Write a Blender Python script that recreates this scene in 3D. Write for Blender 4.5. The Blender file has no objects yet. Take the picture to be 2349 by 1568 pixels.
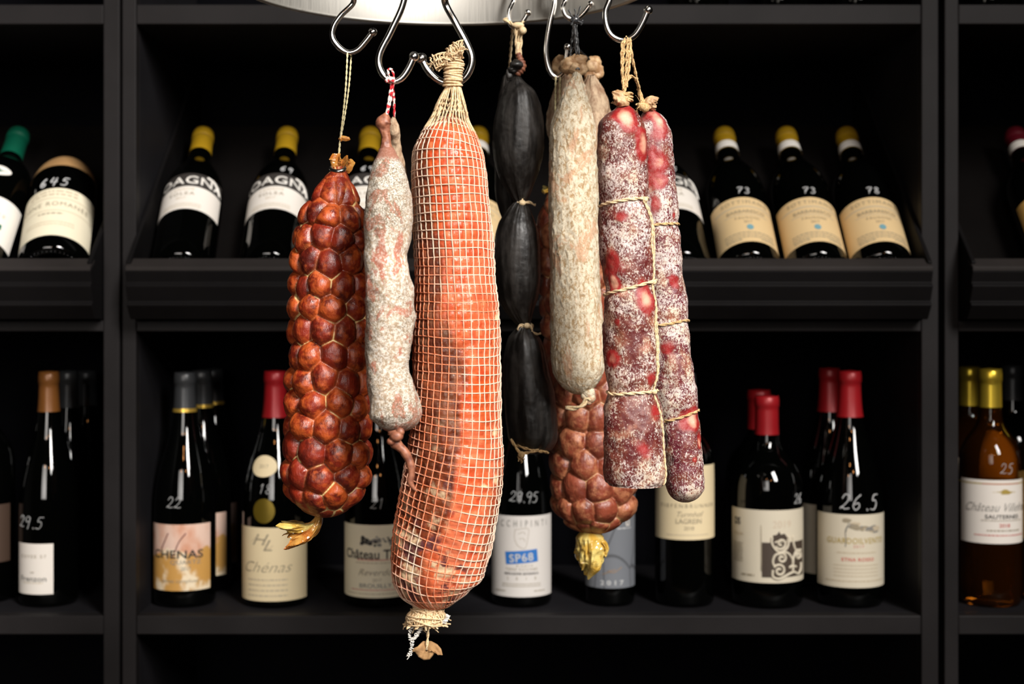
import bpy, math, random
import numpy as np
from mathutils import Matrix, Vector

random.seed(7)
RNG = np.random.default_rng(11)
SC = bpy.context.scene
COL = SC.collection
# ---------------------------------------------------------------- camera frame
F = 3263.0            # focal length in pixels of the 2349 px wide frame
CX, HY = 1174.5, 690.0
ZC = 1.40             # eye height


def W(px, py, d):
    return np.array([(px - CX) * d / F, d, ZC - (py - HY) * d / F])


def X(px, d):
    return (px - CX) * d / F


def Z(py, d):
    return ZC - (py - HY) * d / F


# ---------------------------------------------------------------- object helpers
WL = {}


def tag(o, label=None, cat=None, group=None, kind=None):
    if label:
        o['label'] = label
    if cat:
        o['category'] = cat
    if group:
        o['group'] = group
    if kind:
        o['kind'] = kind
    return o


def thing(name, label, cat, loc=(0, 0, 0), group=None):
    o = bpy.data.objects.new(name, None)
    COL.objects.link(o)
    o.location = Vector([float(c) for c in loc])
    o.empty_display_size = 0.02
    WL[o.name] = np.array(loc, float)
    return tag(o, label, cat, group)


def mesh(name, v, f, mat, parent=None, smooth=True, attrs=None, local=False):
    """one mesh object; v in world space unless local"""
    v = np.asarray(v, float)
    off = np.zeros(3)
    if parent is not None and not local:
        off = WL[parent.name]
    me = bpy.data.meshes.new(name)
    me.from_pydata((v - off).tolist(), [], [list(map(int, q)) for q in f])
    me.validate()
    if smooth:
        me.polygons.foreach_set('use_smooth', [True] * len(me.polygons))
    if attrs:
        for k, a in attrs.items():
            at = me.attributes.new(k, 'FLOAT', 'POINT')
            at.data.foreach_set('value', np.asarray(a, np.float32).ravel())
    me.update()
    o = bpy.data.objects.new(name, me)
    COL.objects.link(o)
    if mat is not None:
        me.materials.append(mat)
    if parent is not None:
        o.parent = parent
    WL[o.name] = off
    return o


def copy_tree(o, parent=None):
    c = o.copy()
    COL.objects.link(c)
    if parent is not None:
        c.parent = parent
        c.matrix_parent_inverse = o.matrix_parent_inverse
    WL[c.name] = WL.get(o.name, np.zeros(3))
    for ch in list(o.children):
        copy_tree(ch, c)
    return c


class MB:
    """collects pieces of one mesh"""

    def __init__(self):
        self.v, self.f, self.n = [], [], 0

    def add(self, v, f):
        v = np.asarray(v, float)
        self.v.append(v)
        self.f += [[i + self.n for i in q] for q in f]
        self.n += len(v)
        return self

    def box(self, x0, x1, y0, y1, z0, z1):
        v = [(x, y, z) for z in (z0, z1) for y in (y0, y1) for x in (x0, x1)]
        f = [(0, 2, 3, 1), (4, 5, 7, 6), (0, 1, 5, 4), (2, 6, 7, 3), (0, 4, 6, 2), (1, 3, 7, 5)]
        return self.add(v, f)

    def prism(self, prof, x0, x1):
        """prof: (y, z) polygon extruded along x"""
        n = len(prof)
        v = [(x0, y, z) for y, z in prof] + [(x1, y, z) for y, z in prof]
        f = [(i, (i + 1) % n, n + (i + 1) % n, n + i) for i in range(n)]
        f += [list(range(n))[::-1], list(range(n, 2 * n))]
        return self.add(v, f)

    def build(self, name, mat, parent=None, smooth=True, **k):
        return mesh(name, np.vstack(self.v), self.f, mat, parent, smooth, **k)


def bevel(o, w=0.0015, seg=2):
    m = o.modifiers.new('bevel', 'BEVEL')
    m.width = w
    m.segments = seg
    m.limit_method = 'ANGLE'
    return o


# ---------------------------------------------------------------- curves, tubes
def spline(pts, n):
    """Catmull-Rom through pts, n samples spread by chord length"""
    p = np.asarray(pts, float)
    if len(p) == 2:
        t = np.linspace(0, 1, n)[:, None]
        return p[0] * (1 - t) + p[1] * t
    d = np.r_[0, np.cumsum(np.linalg.norm(np.diff(p, axis=0), axis=1) + 1e-9)]
    m = np.empty_like(p)
    for i in range(len(p)):
        a, b = max(i - 1, 0), min(i + 1, len(p) - 1)
        m[i] = (p[b] - p[a]) / (d[b] - d[a])
    s = np.linspace(0, d[-1], n)
    k = np.clip(np.searchsorted(d, s, side='right') - 1, 0, len(p) - 2)
    h = (d[k + 1] - d[k])
    t = ((s - d[k]) / h)[:, None]
    h = h[:, None]
    return ((2 * t**3 - 3 * t**2 + 1) * p[k] + (t**3 - 2 * t**2 + t) * h * m[k]
            + (-2 * t**3 + 3 * t**2) * p[k + 1] + (t**3 - t**2) * h * m[k + 1])


def frames(p):
    t = np.gradient(p, axis=0)
    t /= np.linalg.norm(t, axis=1)[:, None] + 1e-12
    a = np.empty_like(p)
    r = np.array([0, -1.0, 0]) if abs(t[0][1]) < 0.9 else np.array([1.0, 0, 0])
    for i in range(len(p)):
        r = r - t[i] * r.dot(t[i])
        r /= np.linalg.norm(r) + 1e-12
        a[i] = r
    return t, a, np.cross(t, a)


def grid_faces(n, m, wrap=True):
    i = np.arange(n - 1)[:, None] * m
    j = np.arange(m if wrap else m - 1)[None, :]
    j2 = (j + 1) % m
    q = np.stack([i + j, i + j2, i + m + j2, i + m + j], -1).reshape(-1, 4)
    return q.tolist()


def tube(path, rad, sides=8, caps=True):
    p = np.asarray(path, float)
    rad = np.broadcast_to(np.asarray(rad, float), (len(p),))
    t, a, b = frames(p)
    th = np.arange(sides) * 2 * math.pi / sides
    v = (p[:, None, :] + rad[:, None, None] * (np.cos(th)[None, :, None] * a[:, None, :] + np.sin(th)[None, :, None] * b[:, None, :])).reshape(-1, 3)
    f = grid_faces(len(p), sides)
    if caps:
        f = f + [list(range(sides))[::-1], list(range((len(p) - 1) * sides, len(p) * sides))]
    return v, f


def rope(path, R, pitch=6.0, strands=2, step=0.9, fuzz=0.0):
    """twisted cord: strands tubes wound round the path"""
    p = np.asarray(path, float)
    L = np.linalg.norm(np.diff(p, axis=0), axis=1).sum()
    n = max(8, int(L / (R * step)))
    q = spline(p, n)
    t, a, b = frames(q)
    s = np.linspace(0, L, n)
    mb = MB()
    for k in range(strands):
        ph = s / (R * pitch) * 2 * math.pi / 2 + k * 2 * math.pi / strands
        c = q + R * 0.5 * (np.cos(ph)[:, None] * a + np.sin(ph)[:, None] * b)
        if fuzz:
            c = c + RNG.normal(0, fuzz, c.shape)
        mb.add(*tube(c, R * 0.58, 6))
    return np.vstack(mb.v), mb.f


def sphere(c, r, n=10, m=16, squash=(1, 1, 1)):
    u = np.linspace(0, math.pi, n)
    th = np.arange(m) * 2 * math.pi / m
    v = np.stack([np.sin(u)[:, None] * np.cos(th), np.sin(u)[:, None] * np.sin(th), np.cos(u)[:, None] * np.ones(m)], -1)
    v = v * np.asarray(squash) * r + np.asarray(c)
    return v.reshape(-1, 3), grid_faces(n, m)


# ---------------------------------------------------------------- noise
def _hash(i, j, k, seed):
    i = np.asarray(i).astype(np.int64).astype(np.uint64)
    j = np.asarray(j).astype(np.int64).astype(np.uint64)
    k = np.asarray(k).astype(np.int64).astype(np.uint64)
    with np.errstate(over='ignore'):
        h = i * np.uint64(374761393) + j * np.uint64(668265263) + k * np.uint64(2147483647) + np.uint64(seed * 1274126177 + 97)
        h = (h ^ (h >> np.uint64(13))) * np.uint64(1274126177)
        h = h ^ (h >> np.uint64(16))
    return (h & np.uint64(0xFFFFFF)).astype(float) / 0xFFFFFF


def vnoise(p, seed=0):
    p = np.asarray(p, float)
    b = np.floor(p)
    f = p - b
    f = f * f * (3 - 2 * f)
    r = 0
    for dx in (0, 1):
        for dy in (0, 1):
            for dz in (0, 1):
                w = (f[..., 0] if dx else 1 - f[..., 0]) * (f[..., 1] if dy else 1 - f[..., 1]) * (f[..., 2] if dz else 1 - f[..., 2])
                r = r + w * _hash(b[..., 0] + dx, b[..., 1] + dy, b[..., 2] + dz, seed)
    return r * 2 - 1


def fbm(p, oct=3, seed=0):
    r, a = 0, 1.0
    for o in range(oct):
        r = r + a * vnoise(np.asarray(p) * 2.03**o + 17.3 * o, seed + o)
        a *= 0.5
    return r


# ---------------------------------------------------------------- materials
class Mat:
    """small builder over a node tree"""

    def __init__(self, name):
        self.m = bpy.data.materials.new(name)
        self.m.use_nodes = True
        self.t = self.m.node_tree
        self.b = self.t.nodes['Principled BSDF']
        self.co = None

    def n(self, kind, **k):
        nd = self.t.nodes.new(kind)
        for a, v in k.items():
            setattr(nd, a, v)
        return nd

    def inp(self, sock, v):
        if isinstance(v, bpy.types.NodeSocket):
            self.t.links.new(v, sock)
        elif isinstance(v, (tuple, list)) and len(v) == 3 and sock.type == 'RGBA':
            sock.default_value = (*v, 1)
        else:
            sock.default_value = v

    def set(self, **k):
        for a, v in k.items():
            self.inp(self.b.inputs[a.replace('_', ' ')], v)
        return self

    def obj(self, scale=(1, 1, 1)):
        if self.co is None:
            self.co = self.n('ShaderNodeTexCoord').outputs['Object']
        if scale == (1, 1, 1):
            return self.co
        mp = self.n('ShaderNodeMapping')
        self.inp(mp.inputs['Vector'], self.co)
        mp.inputs['Scale'].default_value = scale
        return mp.outputs[0]

    def noise(self, scale, detail=3, rough=0.55, stretch=(1, 1, 1), dist=0.0):
        nd = self.n('ShaderNodeTexNoise')
        self.inp(nd.inputs['Vector'], self.obj(stretch))
        nd.inputs['Scale'].default_value = scale
        nd.inputs['Detail'].default_value = detail
        nd.inputs['Roughness'].default_value = rough
        nd.inputs['Distortion'].default_value = dist
        return nd.outputs['Fac']

    def voro(self, scale, stretch=(1, 1, 1), feature='F1'):
        nd = self.n('ShaderNodeTexVoronoi', feature=feature)
        self.inp(nd.inputs['Vector'], self.obj(stretch))
        nd.inputs['Scale'].default_value = scale
        return nd.outputs['Distance']

    def attr(self, name):
        return self.n('ShaderNodeAttribute', attribute_name=name).outputs['Fac']

    def ramp(self, x, lo, hi, a=0.0, b=1.0):
        nd = self.n('ShaderNodeMapRange')
        self.inp(nd.inputs[0], x)
        for i, v in enumerate((lo, hi, a, b)):
            self.inp(nd.inputs[i + 1], v)
        nd.interpolation_type = 'SMOOTHSTEP'
        return nd.outputs[0]

    def math(self, op, a, b=0.0):
        nd = self.n('ShaderNodeMath', operation=op)
        self.inp(nd.inputs[0], a)
        self.inp(nd.inputs[1], b)
        return nd.outputs[0]

    def mix(self, f, a, b):
        nd = self.n('ShaderNodeMix', data_type='RGBA')
        self.inp(nd.inputs['Factor'], f)
        self.inp(nd.inputs[6], a)
        self.inp(nd.inputs[7], b)
        return nd.outputs[2]

    def bump(self, h, strength=0.5, dist=0.001, prev=None):
        nd = self.n('ShaderNodeBump')
        self.inp(nd.inputs['Height'], h)
        nd.inputs['Strength'].default_value = strength
        nd.inputs['Distance'].default_value = dist
        if prev is not None:
            self.inp(nd.inputs['Normal'], prev)
        return nd.outputs[0]


def plain(name, col, rough=0.5, metal=0.0, **k):
    return Mat(name).set(Base_Color=col, Roughness=rough, Metallic=metal, **k).m


def paint_mat(name, col, rough=0.55, spec=0.12):
    m = Mat(name)
    n = m.noise(9, 4)
    c = m.mix(m.ramp(n, 0.3, 0.7), tuple(x * 0.85 for x in col), tuple(x * 1.15 for x in col))
    m.set(Base_Color=c, Roughness=rough, Normal=m.bump(m.noise(420, 2), 0.12, 0.0004))
    m.b.inputs['Specular IOR Level'].default_value = spec
    return m.m


M = {}
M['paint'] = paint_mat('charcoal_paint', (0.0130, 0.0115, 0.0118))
M['lip'] = paint_mat('lit_lip_paint', (0.0240, 0.0205, 0.0195))  # light caught by the up-facing tray lip, put into its paint
M['paint_in_shade'] = paint_mat('shaded_charcoal_paint', (0.0125, 0.0118, 0.0135), 0.6, 0.06)  # cabinet paint toned down as interior shade, for side panels and shelves
M['paint_back_shade'] = paint_mat('deep_shade_charcoal_paint', (0.0022, 0.0022, 0.0032), 0.8, 0.03)  # back panel colour carries the shade deep inside the cabinet
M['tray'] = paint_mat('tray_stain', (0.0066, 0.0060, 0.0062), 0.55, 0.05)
M['tray_in_shade'] = paint_mat('shaded_tray_stain', (0.0048, 0.0040, 0.0038), 0.7, 0.04)  # tray stain darkened to stand for shade on the sloping board
M['glass'] = Mat('dark_bottle_glass').set(Base_Color=(0.0006, 0.0007, 0.0006), Roughness=0.03, Specular_IOR_Level=0.55).m
M['glass'].node_tree.nodes['Principled BSDF'].inputs['IOR'].default_value = 1.5
m = Mat('amber_glass')
m.set(Base_Color=(0.30, 0.085, 0.005), Roughness=0.0, Transmission_Weight=0.97, IOR=1.38)
M['amber'] = m.m
M['chalk'] = plain('white_chalk_pen', (0.50, 0.50, 0.50), 0.9)


def foil(name, col, rough=0.38, metal=0.35):
    m = Mat(name)
    m.set(Base_Color=m.mix(m.noise(60, 2), tuple(c * 0.8 for c in col), col), Roughness=rough, Metallic=metal,
          Normal=m.bump(m.noise(90, 2), 0.15, 0.0005))
    return m.m


M['cap_yellow'] = foil('ochre_capsule', (0.42, 0.245, 0.008), 0.45, 0.0)
M['cap_gold'] = foil('gold_capsule', (0.85, 0.60, 0.06), 0.3, 0.8)
M['cap_red'] = foil('red_capsule', (0.32, 0.008, 0.012), 0.38, 0.15)
M['cap_grey'] = foil('grey_capsule', (0.045, 0.047, 0.05), 0.35, 0.3)
M['cap_green'] = foil('green_capsule', (0.0, 0.085, 0.045), 0.45, 0.0)
M['cap_brown'] = foil('brown_capsule', (0.19, 0.07, 0.015), 0.35, 0.2)
M['cap_tan'] = foil('tan_capsule', (0.42, 0.24, 0.10), 0.45, 0.0)
M['cap_wine'] = foil('wine_capsule', (0.12, 0.004, 0.012), 0.45, 0.0)
M['gold'] = foil('gold_band', (0.75, 0.48, 0.08), 0.3, 0.7)
M['seal'] = foil('dull_gold_seal', (0.22, 0.15, 0.015), 0.35, 0.6)


def paper(name, col):
    m = Mat(name)
    m.set(Base_Color=m.mix(m.noise(25, 3), tuple(c * 0.95 for c in col), col), Roughness=0.62,
          Normal=m.bump(m.noise(900, 2), 0.08, 0.0002))
    return m.m


M['p_white'] = paper('white_paper', (0.84, 0.78, 0.71))
M['p_pure'] = paper('bright_paper', (0.82, 0.78, 0.72))
M['p_cream'] = paper('cream_paper', (0.78, 0.64, 0.40))
M['p_pale'] = paper('pale_cream_paper', (0.65, 0.58, 0.45))
M['p_ivory'] = paper('ivory_paper', (0.84, 0.76, 0.57))
M['p_stone'] = paper('stone_white_paper', (0.66, 0.615, 0.575))
M['p_shaded'] = paper('shaded_label_paper', (0.060, 0.034, 0.022))  # label paper darkened to stand in for shade
M['p_yellow'] = paper('yellow_cream_paper', (0.72, 0.52, 0.27))
M['p_amber'] = paper('amber_paper', (0.62, 0.36, 0.09))
M['p_grey'] = paper('slate_paper', (0.16, 0.17, 0.19))
M['p_dim'] = paper('beige_paper', (0.60, 0.48, 0.36))
M['p_black'] = paper('black_paper', (0.030, 0.025, 0.022))
M['p_brown'] = paper('brown_print', (0.055, 0.037, 0.025))
M['p_blue'] = paper('blue_print', (0.02, 0.15, 0.47))
M['p_green'] = paper('green_print', (0.0, 0.14, 0.08))
M['ink'] = plain('black_ink', (0.03, 0.028, 0.025), 0.7)
M['ink_soft'] = plain('grey_ink', (0.30, 0.25, 0.17), 0.7)
M['ink_faint'] = plain('faint_ink', (0.52, 0.43, 0.30), 0.7)
M['ink_red'] = plain('red_ink', (0.55, 0.09, 0.07), 0.7)
M['ink_gold'] = plain('gold_ink', (0.42, 0.30, 0.06), 0.6)
M['ink_grey'] = plain('mid_grey_ink', (0.22, 0.21, 0.19), 0.7)
M['ink_teal'] = plain('teal_ink', (0.16, 0.33, 0.38), 0.7)
m = Mat('watercolour_print')
sx = m.n('ShaderNodeSeparateXYZ')
m.inp(sx.inputs[0], m.obj())
zz = m.math('ADD', sx.outputs['Z'], m.math('MULTIPLY', m.noise(40, 3), 0.05))
top = m.mix(m.ramp(m.noise(30, 4, stretch=(1, 1, 0.5)), 0.4, 0.65), (0.74, 0.52, 0.42), (0.60, 0.28, 0.17))
bot = m.mix(m.ramp(m.noise(38, 3, stretch=(1, 1, 0.7)), 0.50, 0.62), (0.55, 0.29, 0.07), (0.82, 0.68, 0.48))
m.set(Base_Color=m.mix(m.ramp(zz, 0.088, 0.094), bot, top), Roughness=0.6)
M['p_art'] = m.m
m = Mat('slate_print')
v = m.voro(22, (1, 1, 0.6), 'DISTANCE_TO_EDGE')
m.set(Base_Color=m.mix(m.ramp(v, 0.0, 0.03), (0.07, 0.072, 0.08), (0.17, 0.18, 0.20)), Roughness=0.55)
M['p_slate'] = m.m

# steel
m = Mat('brushed_steel')
n = m.noise(60, 4, 0.6, (14, 14, 0.35))
m.set(Base_Color=(0.50, 0.48, 0.44), Metallic=1.0, Roughness=m.ramp(n, 0.3, 0.7, 0.52, 0.64), Normal=m.bump(n, 0.06, 0.0004))
M['steel'] = m.m
M['chrome'] = Mat('polished_steel').set(Base_Color=(0.78, 0.76, 0.73), Metallic=1.0, Roughness=0.18).m


def cord(name, a, b, scale=900):
    m = Mat(name)
    n = m.noise(scale, 2)
    m.set(Base_Color=m.mix(m.ramp(n, 0.35, 0.65), a, b), Roughness=0.85, Normal=m.bump(n, 0.5, 0.0004))
    return m.m


M['jute'] = cord('jute_twine', (0.42, 0.24, 0.09), (0.72, 0.50, 0.25))
M['cream_cord'] = cord('cream_twine', (0.60, 0.42, 0.22), (0.82, 0.66, 0.42))
M['pale_cord'] = cord('pale_yellow_string', (0.62, 0.53, 0.26), (0.80, 0.72, 0.46))
M['dark_cord'] = plain('dark_glossy_twine', (0.035, 0.036, 0.038), 0.22, 0.0, Specular_IOR_Level=0.9)
M['white_cord'] = cord('white_thread', (0.62, 0.58, 0.52), (0.85, 0.82, 0.76))
m = Mat('red_white_twine')
n = m.noise(330, 1)
m.set(Base_Color=m.mix(m.ramp(n, 0.47, 0.53), (0.62, 0.02, 0.03), (0.80, 0.68, 0.62)), Roughness=0.85)
M['baker'] = m.m
m = Mat('net_thread')
n = m.noise(26, 3)
n2 = m.noise(700, 2)
c = m.mix(m.ramp(m.math('ADD', n, m.math('MULTIPLY', m.attr('stain'), 0.34)), 0.52, 0.74), (0.76, 0.55, 0.42), (0.70, 0.16, 0.05))
m.set(Base_Color=m.mix(m.ramp(n2, 0.3, 0.7, 0, 0.25), c, (0.9, 0.78, 0.6)), Roughness=0.75)
M['net'] = m.m
m = Mat('net_cream')
n2 = m.noise(500, 3)
m.set(Base_Color=m.mix(m.ramp(n2, 0.3, 0.7), (0.56, 0.36, 0.18), (0.80, 0.62, 0.39)), Roughness=0.8, Normal=m.bump(n2, 0.5, 0.0006))
M['net_cream'] = m.m

# casings
m = Mat('yellow_casing')
n = m.noise(70, 3)
m.set(Base_Color=m.mix(m.ramp(n, 0.35, 0.65), (0.68, 0.40, 0.06), (0.86, 0.70, 0.24)), Roughness=0.16, Transmission_Weight=0.22, Specular_IOR_Level=0.8,
      Normal=m.bump(m.noise(140, 4), 0.5, 0.001))
M['casing_yellow'] = m.m
m = Mat('orange_casing')
n = m.noise(90, 3)
m.set(Base_Color=m.mix(m.ramp(n, 0.35, 0.65), (0.50, 0.14, 0.02), (0.74, 0.38, 0.09)), Roughness=0.18, Transmission_Weight=0.25, Specular_IOR_Level=0.8,
      Normal=m.bump(m.noise(160, 4), 0.6, 0.001))
M['casing_orange'] = m.m
m = Mat('tan_casing')
n = m.noise(160, 4)
m.set(Base_Color=m.mix(m.ramp(n, 0.35, 0.65), (0.34, 0.18, 0.08), (0.64, 0.43, 0.24)), Roughness=0.55, Normal=m.bump(n, 0.7, 0.001))
M['casing_tan'] = m.m
m = Mat('brown_casing')
n = m.noise(220, 4)
m.set(Base_Color=m.mix(m.ramp(n, 0.3, 0.7), (0.16, 0.05, 0.028), (0.36, 0.14, 0.075)), Roughness=0.5, Normal=m.bump(n, 0.5, 0.0006))
M['casing_brown'] = m.m
m = Mat('card_scrap')
n = m.noise(200, 4)
m.set(Base_Color=m.mix(m.ramp(n, 0.3, 0.7), (0.23, 0.12, 0.045), (0.38, 0.215, 0.09)), Roughness=0.8, Normal=m.bump(n, 0.6, 0.0008))
M['card'] = m.m
M['clip'] = plain('grey_metal_clip', (0.55, 0.55, 0.53), 0.25, 1.0)


# chorizo -------------------------------------------------
def chorizo_mat(name, dark, mid, hot, cordc):
    m = Mat(name)
    e, r = m.attr('edge'), m.attr('rnd')
    n = m.noise(65, 4, 0.6)
    n2 = m.noise(150, 3, 0.6)
    c = m.mix(m.ramp(n, 0.35, 0.62), dark, mid)
    c = m.mix(m.math('MULTIPLY', m.ramp(m.math('ADD', n2, m.math('MULTIPLY', r, 0.25)), 0.55, 0.85), 0.8), c, hot)
    seam = m.math('MULTIPLY', m.ramp(e, 0.00028, 0.00070, 1.0, 0.0), m.ramp(m.noise(38, 2), 0.53, 0.60))
    c = m.mix(m.math('MULTIPLY', m.ramp(e, 0.0, 0.0020, 0.35, 0.0), m.ramp(m.noise(52, 2), 0.4, 0.6)), c, tuple(x * 0.8 + y * 0.2 for x, y in zip(hot, cordc)))
    c = m.mix(seam, c, cordc)
    wv = m.n('ShaderNodeTexWave', wave_type='BANDS', bands_direction='Z')
    m.inp(wv.inputs['Vector'], m.obj())
    wv.inputs['Scale'].default_value = 420
    wv.inputs['Distortion'].default_value = 2.5
    wv.inputs['Detail Scale'].default_value = 0.2
    b = m.bump(wv.outputs['Fac'], 0.12, 0.0003)
    b = m.bump(m.noise(420, 3, 0.6, (1, 1, 0.35)), 0.55, 0.0006, m.bump(m.noise(150, 4, 0.65, (1, 1, 0.5)), 0.7, 0.0013, b))
    m.set(Base_Color=c, Roughness=m.ramp(n2, 0.3, 0.7, 0.33, 0.50), Normal=b, Specular_IOR_Level=0.55)
    return m.m


M['chorizo'] = chorizo_mat('smoked_chorizo', (0.070, 0.006, 0.003), (0.21, 0.018, 0.006), (0.50, 0.090, 0.014), (0.66, 0.46, 0.20))
M['chorizo_pale'] = chorizo_mat('pale_chorizo', (0.13, 0.024, 0.012), (0.25, 0.055, 0.027), (0.46, 0.18, 0.08), (0.48, 0.28, 0.13))

# pale mould sausage ----------------------------------------
m = Mat('white_mould_rind')
n1 = m.noise(58, 4, 0.62, (1, 1, 0.7), 0.6)
n2 = m.noise(430, 5, 0.8)
n3 = m.noise(12, 3)
n4 = m.noise(1250, 3, 0.75)
lo = m.ramp(n3, 0.42, 0.62, 0.44, 0.33)
c = m.mix(m.ramp(n2, lo, m.math('ADD', lo, 0.15)), (0.40, 0.29, 0.19), (0.74, 0.675, 0.59))
c = m.mix(m.math('MULTIPLY', m.ramp(n1, 0.545, 0.575), m.ramp(n2, 0.46, 0.60, 1.0, 0.45)), c, (0.42, 0.15, 0.095))
c = m.mix(m.math('MULTIPLY', m.ramp(n3, 0.40, 0.52), m.ramp(n4, 0.44, 0.55, 0, 0.9)), c, (0.14, 0.105, 0.06))
c = m.mix(m.ramp(n4, 0.62, 0.70, 0, 0.7), c, (0.24, 0.17, 0.11))
c = m.mix(m.ramp(m.math('ADD', m.attr('ends'), m.math('MULTIPLY', m.math('SUBTRACT', n2, 0.5), 0.9)), 0.35, 0.65, 0, 0.9), c, (0.27, 0.095, 0.055))
m.set(Base_Color=c, Roughness=0.85, Normal=m.bump(n4, 0.5, 0.0005, m.bump(n2, 0.5, 0.0009)))
M['mould_white'] = m.m

# cream mould salami -----------------------------------------
m = Mat('cream_mould_rind')
n1 = m.noise(30, 5, 0.7, (1, 1, 0.55), 0.8)
n2 = m.noise(280, 5, 0.8, (1, 1, 0.6), 0.6)
n4 = m.noise(760, 3, 0.75, (1, 1, 0.7), 0.4)
c = m.mix(m.ramp(n2, 0.39, 0.55), (0.42, 0.27, 0.13), (0.75, 0.66, 0.50))
c = m.mix(m.math('MULTIPLY', m.ramp(n1, 0.53, 0.58), 0.75), c, m.mix(m.ramp(n4, 0.4, 0.6), (0.52, 0.25, 0.13), (0.68, 0.42, 0.26)))
c = m.mix(m.math('MULTIPLY', m.ramp(n4, 0.54, 0.64), m.ramp(n1, 0.36, 0.56, 0.9, 0.2)), c, (0.27, 0.18, 0.075))
m.set(Base_Color=c, Roughness=0.85, Normal=m.bump(n4, 0.4, 0.0006, m.bump(n2, 0.75, 0.0014)))
M['mould_cream'] = m.m
m = Mat('shaded_mould_rind')  # rind colour lowered for the shade behind the front salamis
n2 = m.noise(170, 4, 0.7, (1, 1, 0.5))
m.set(Base_Color=m.mix(m.ramp(n2, 0.36, 0.62), (0.26, 0.15, 0.085), (0.52, 0.38, 0.25)), Roughness=0.8, Normal=m.bump(n2, 0.7, 0.0012))
M['mould_tan_shaded'] = m.m


# red salami -------------------------------------------------
def salami_mat(name, mold_lo, mold_hi, red=(0.105, 0.013, 0.013)):
    m = Mat(name)
    n1 = m.noise(26, 4, 0.65)
    n2 = m.math('ADD', m.math('MULTIPLY', m.noise(720, 5, 0.8, (1, 1, 0.8), 0.5), 0.8), m.math('MULTIPLY', m.noise(230, 4, 0.75), 0.2))
    n3 = m.noise(95, 4, 0.65)
    n5 = m.noise(48, 3, 0.6)
    fat = m.math('ADD', m.attr('fat'), m.math('MULTIPLY', m.math('SUBTRACT', n5, 0.5), 0.9))
    c = m.mix(m.ramp(n3, 0.40, 0.66), red, (0.19, 0.050, 0.032))
    c = m.mix(m.ramp(n5, 0.54, 0.68, 0, 0.75), c, (0.36, 0.14, 0.085))
    halo = m.ramp(fat, 0.10, 0.50)
    core = m.ramp(fat, 0.55, 0.95)
    c = m.mix(halo, c, (0.31, 0.016, 0.016))
    c = m.mix(core, c, (0.78, 0.40, 0.27))
    lo = m.ramp(n1, 0.37, 0.63, mold_hi, mold_lo)
    mould = m.math('MULTIPLY', m.ramp(n2, lo, m.math('ADD', lo, 0.045)), m.ramp(fat, 0.10, 0.40, 1.0, 0.08))
    c = m.mix(m.math('MULTIPLY', mould, 0.92), c, m.mix(m.ramp(n5, 0.4, 0.65), (0.67, 0.58, 0.54), (0.66, 0.55, 0.42)))
    m.set(Base_Color=c, Roughness=m.ramp(mould, 0, 1, 0.36, 0.85), Normal=m.bump(n2, 0.4, 0.0009, m.bump(n3, 0.4, 0.0015)))
    return m.m


M['salami'] = salami_mat('red_salami_rind', 0.462, 0.560)
M['salami_frost'] = salami_mat('frosted_salami_rind', 0.446, 0.540, (0.12, 0.012, 0.022))

# loin -------------------------------------------------------
m = Mat('cured_loin_meat')
dk, sm, ce = m.attr('dark'), m.attr('smoke'), m.attr('cell')
n1 = m.noise(20, 4, 0.6, (1, 1, 0.45))
n2 = m.noise(95, 4, 0.6)
n3 = m.noise(60, 4, 0.65, (1, 1, 0.8))
n4 = m.noise(420, 3, 0.7)
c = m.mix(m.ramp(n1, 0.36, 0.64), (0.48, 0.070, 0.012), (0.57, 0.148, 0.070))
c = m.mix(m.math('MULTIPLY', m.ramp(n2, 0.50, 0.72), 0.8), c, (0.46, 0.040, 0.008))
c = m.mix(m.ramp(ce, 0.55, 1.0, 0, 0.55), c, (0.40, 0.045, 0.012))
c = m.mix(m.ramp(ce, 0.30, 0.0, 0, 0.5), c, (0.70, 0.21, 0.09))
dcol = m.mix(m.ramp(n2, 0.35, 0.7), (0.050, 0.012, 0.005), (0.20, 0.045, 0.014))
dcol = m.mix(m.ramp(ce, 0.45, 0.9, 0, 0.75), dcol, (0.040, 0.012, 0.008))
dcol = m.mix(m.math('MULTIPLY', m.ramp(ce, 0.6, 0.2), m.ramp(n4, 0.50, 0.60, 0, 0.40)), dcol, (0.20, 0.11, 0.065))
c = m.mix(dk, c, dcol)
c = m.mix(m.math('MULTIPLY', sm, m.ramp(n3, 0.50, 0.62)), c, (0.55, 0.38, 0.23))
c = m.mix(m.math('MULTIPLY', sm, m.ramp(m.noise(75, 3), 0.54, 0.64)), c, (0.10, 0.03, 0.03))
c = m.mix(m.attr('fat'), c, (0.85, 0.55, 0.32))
m.set(Base_Color=c, Roughness=m.ramp(n2, 0.3, 0.7, 0.22, 0.38), Normal=m.bump(m.noise(170, 4), 0.7, 0.0015), Specular_IOR_Level=0.36)
m.set(Subsurface_Weight=0.12, Subsurface_Scale=0.004)
m.b.inputs['Subsurface Radius'].default_value = (1.0, 0.35, 0.15)
M['loin'] = m.m

# black sausage ------------------------------------------------
m = Mat('black_sausage_skin')
n1 = m.noise(90, 4, 0.65, (1, 1, 0.22))
n2 = m.noise(300, 4, 0.7)
c = m.mix(m.ramp(n1, 0.40, 0.72), (0.0075, 0.006, 0.005), (0.034, 0.029, 0.025))
c = m.mix(m.ramp(n2, 0.72, 0.80, 0, 0.5), c, (0.22, 0.21, 0.19))
m.set(Base_Color=c, Roughness=m.ramp(n1, 0.3, 0.7, 0.36, 0.55), Normal=m.bump(n2, 0.3, 0.0005, m.bump(n1, 0.5, 0.0012)), Specular_IOR_Level=0.5)
M['black'] = m.m
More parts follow.
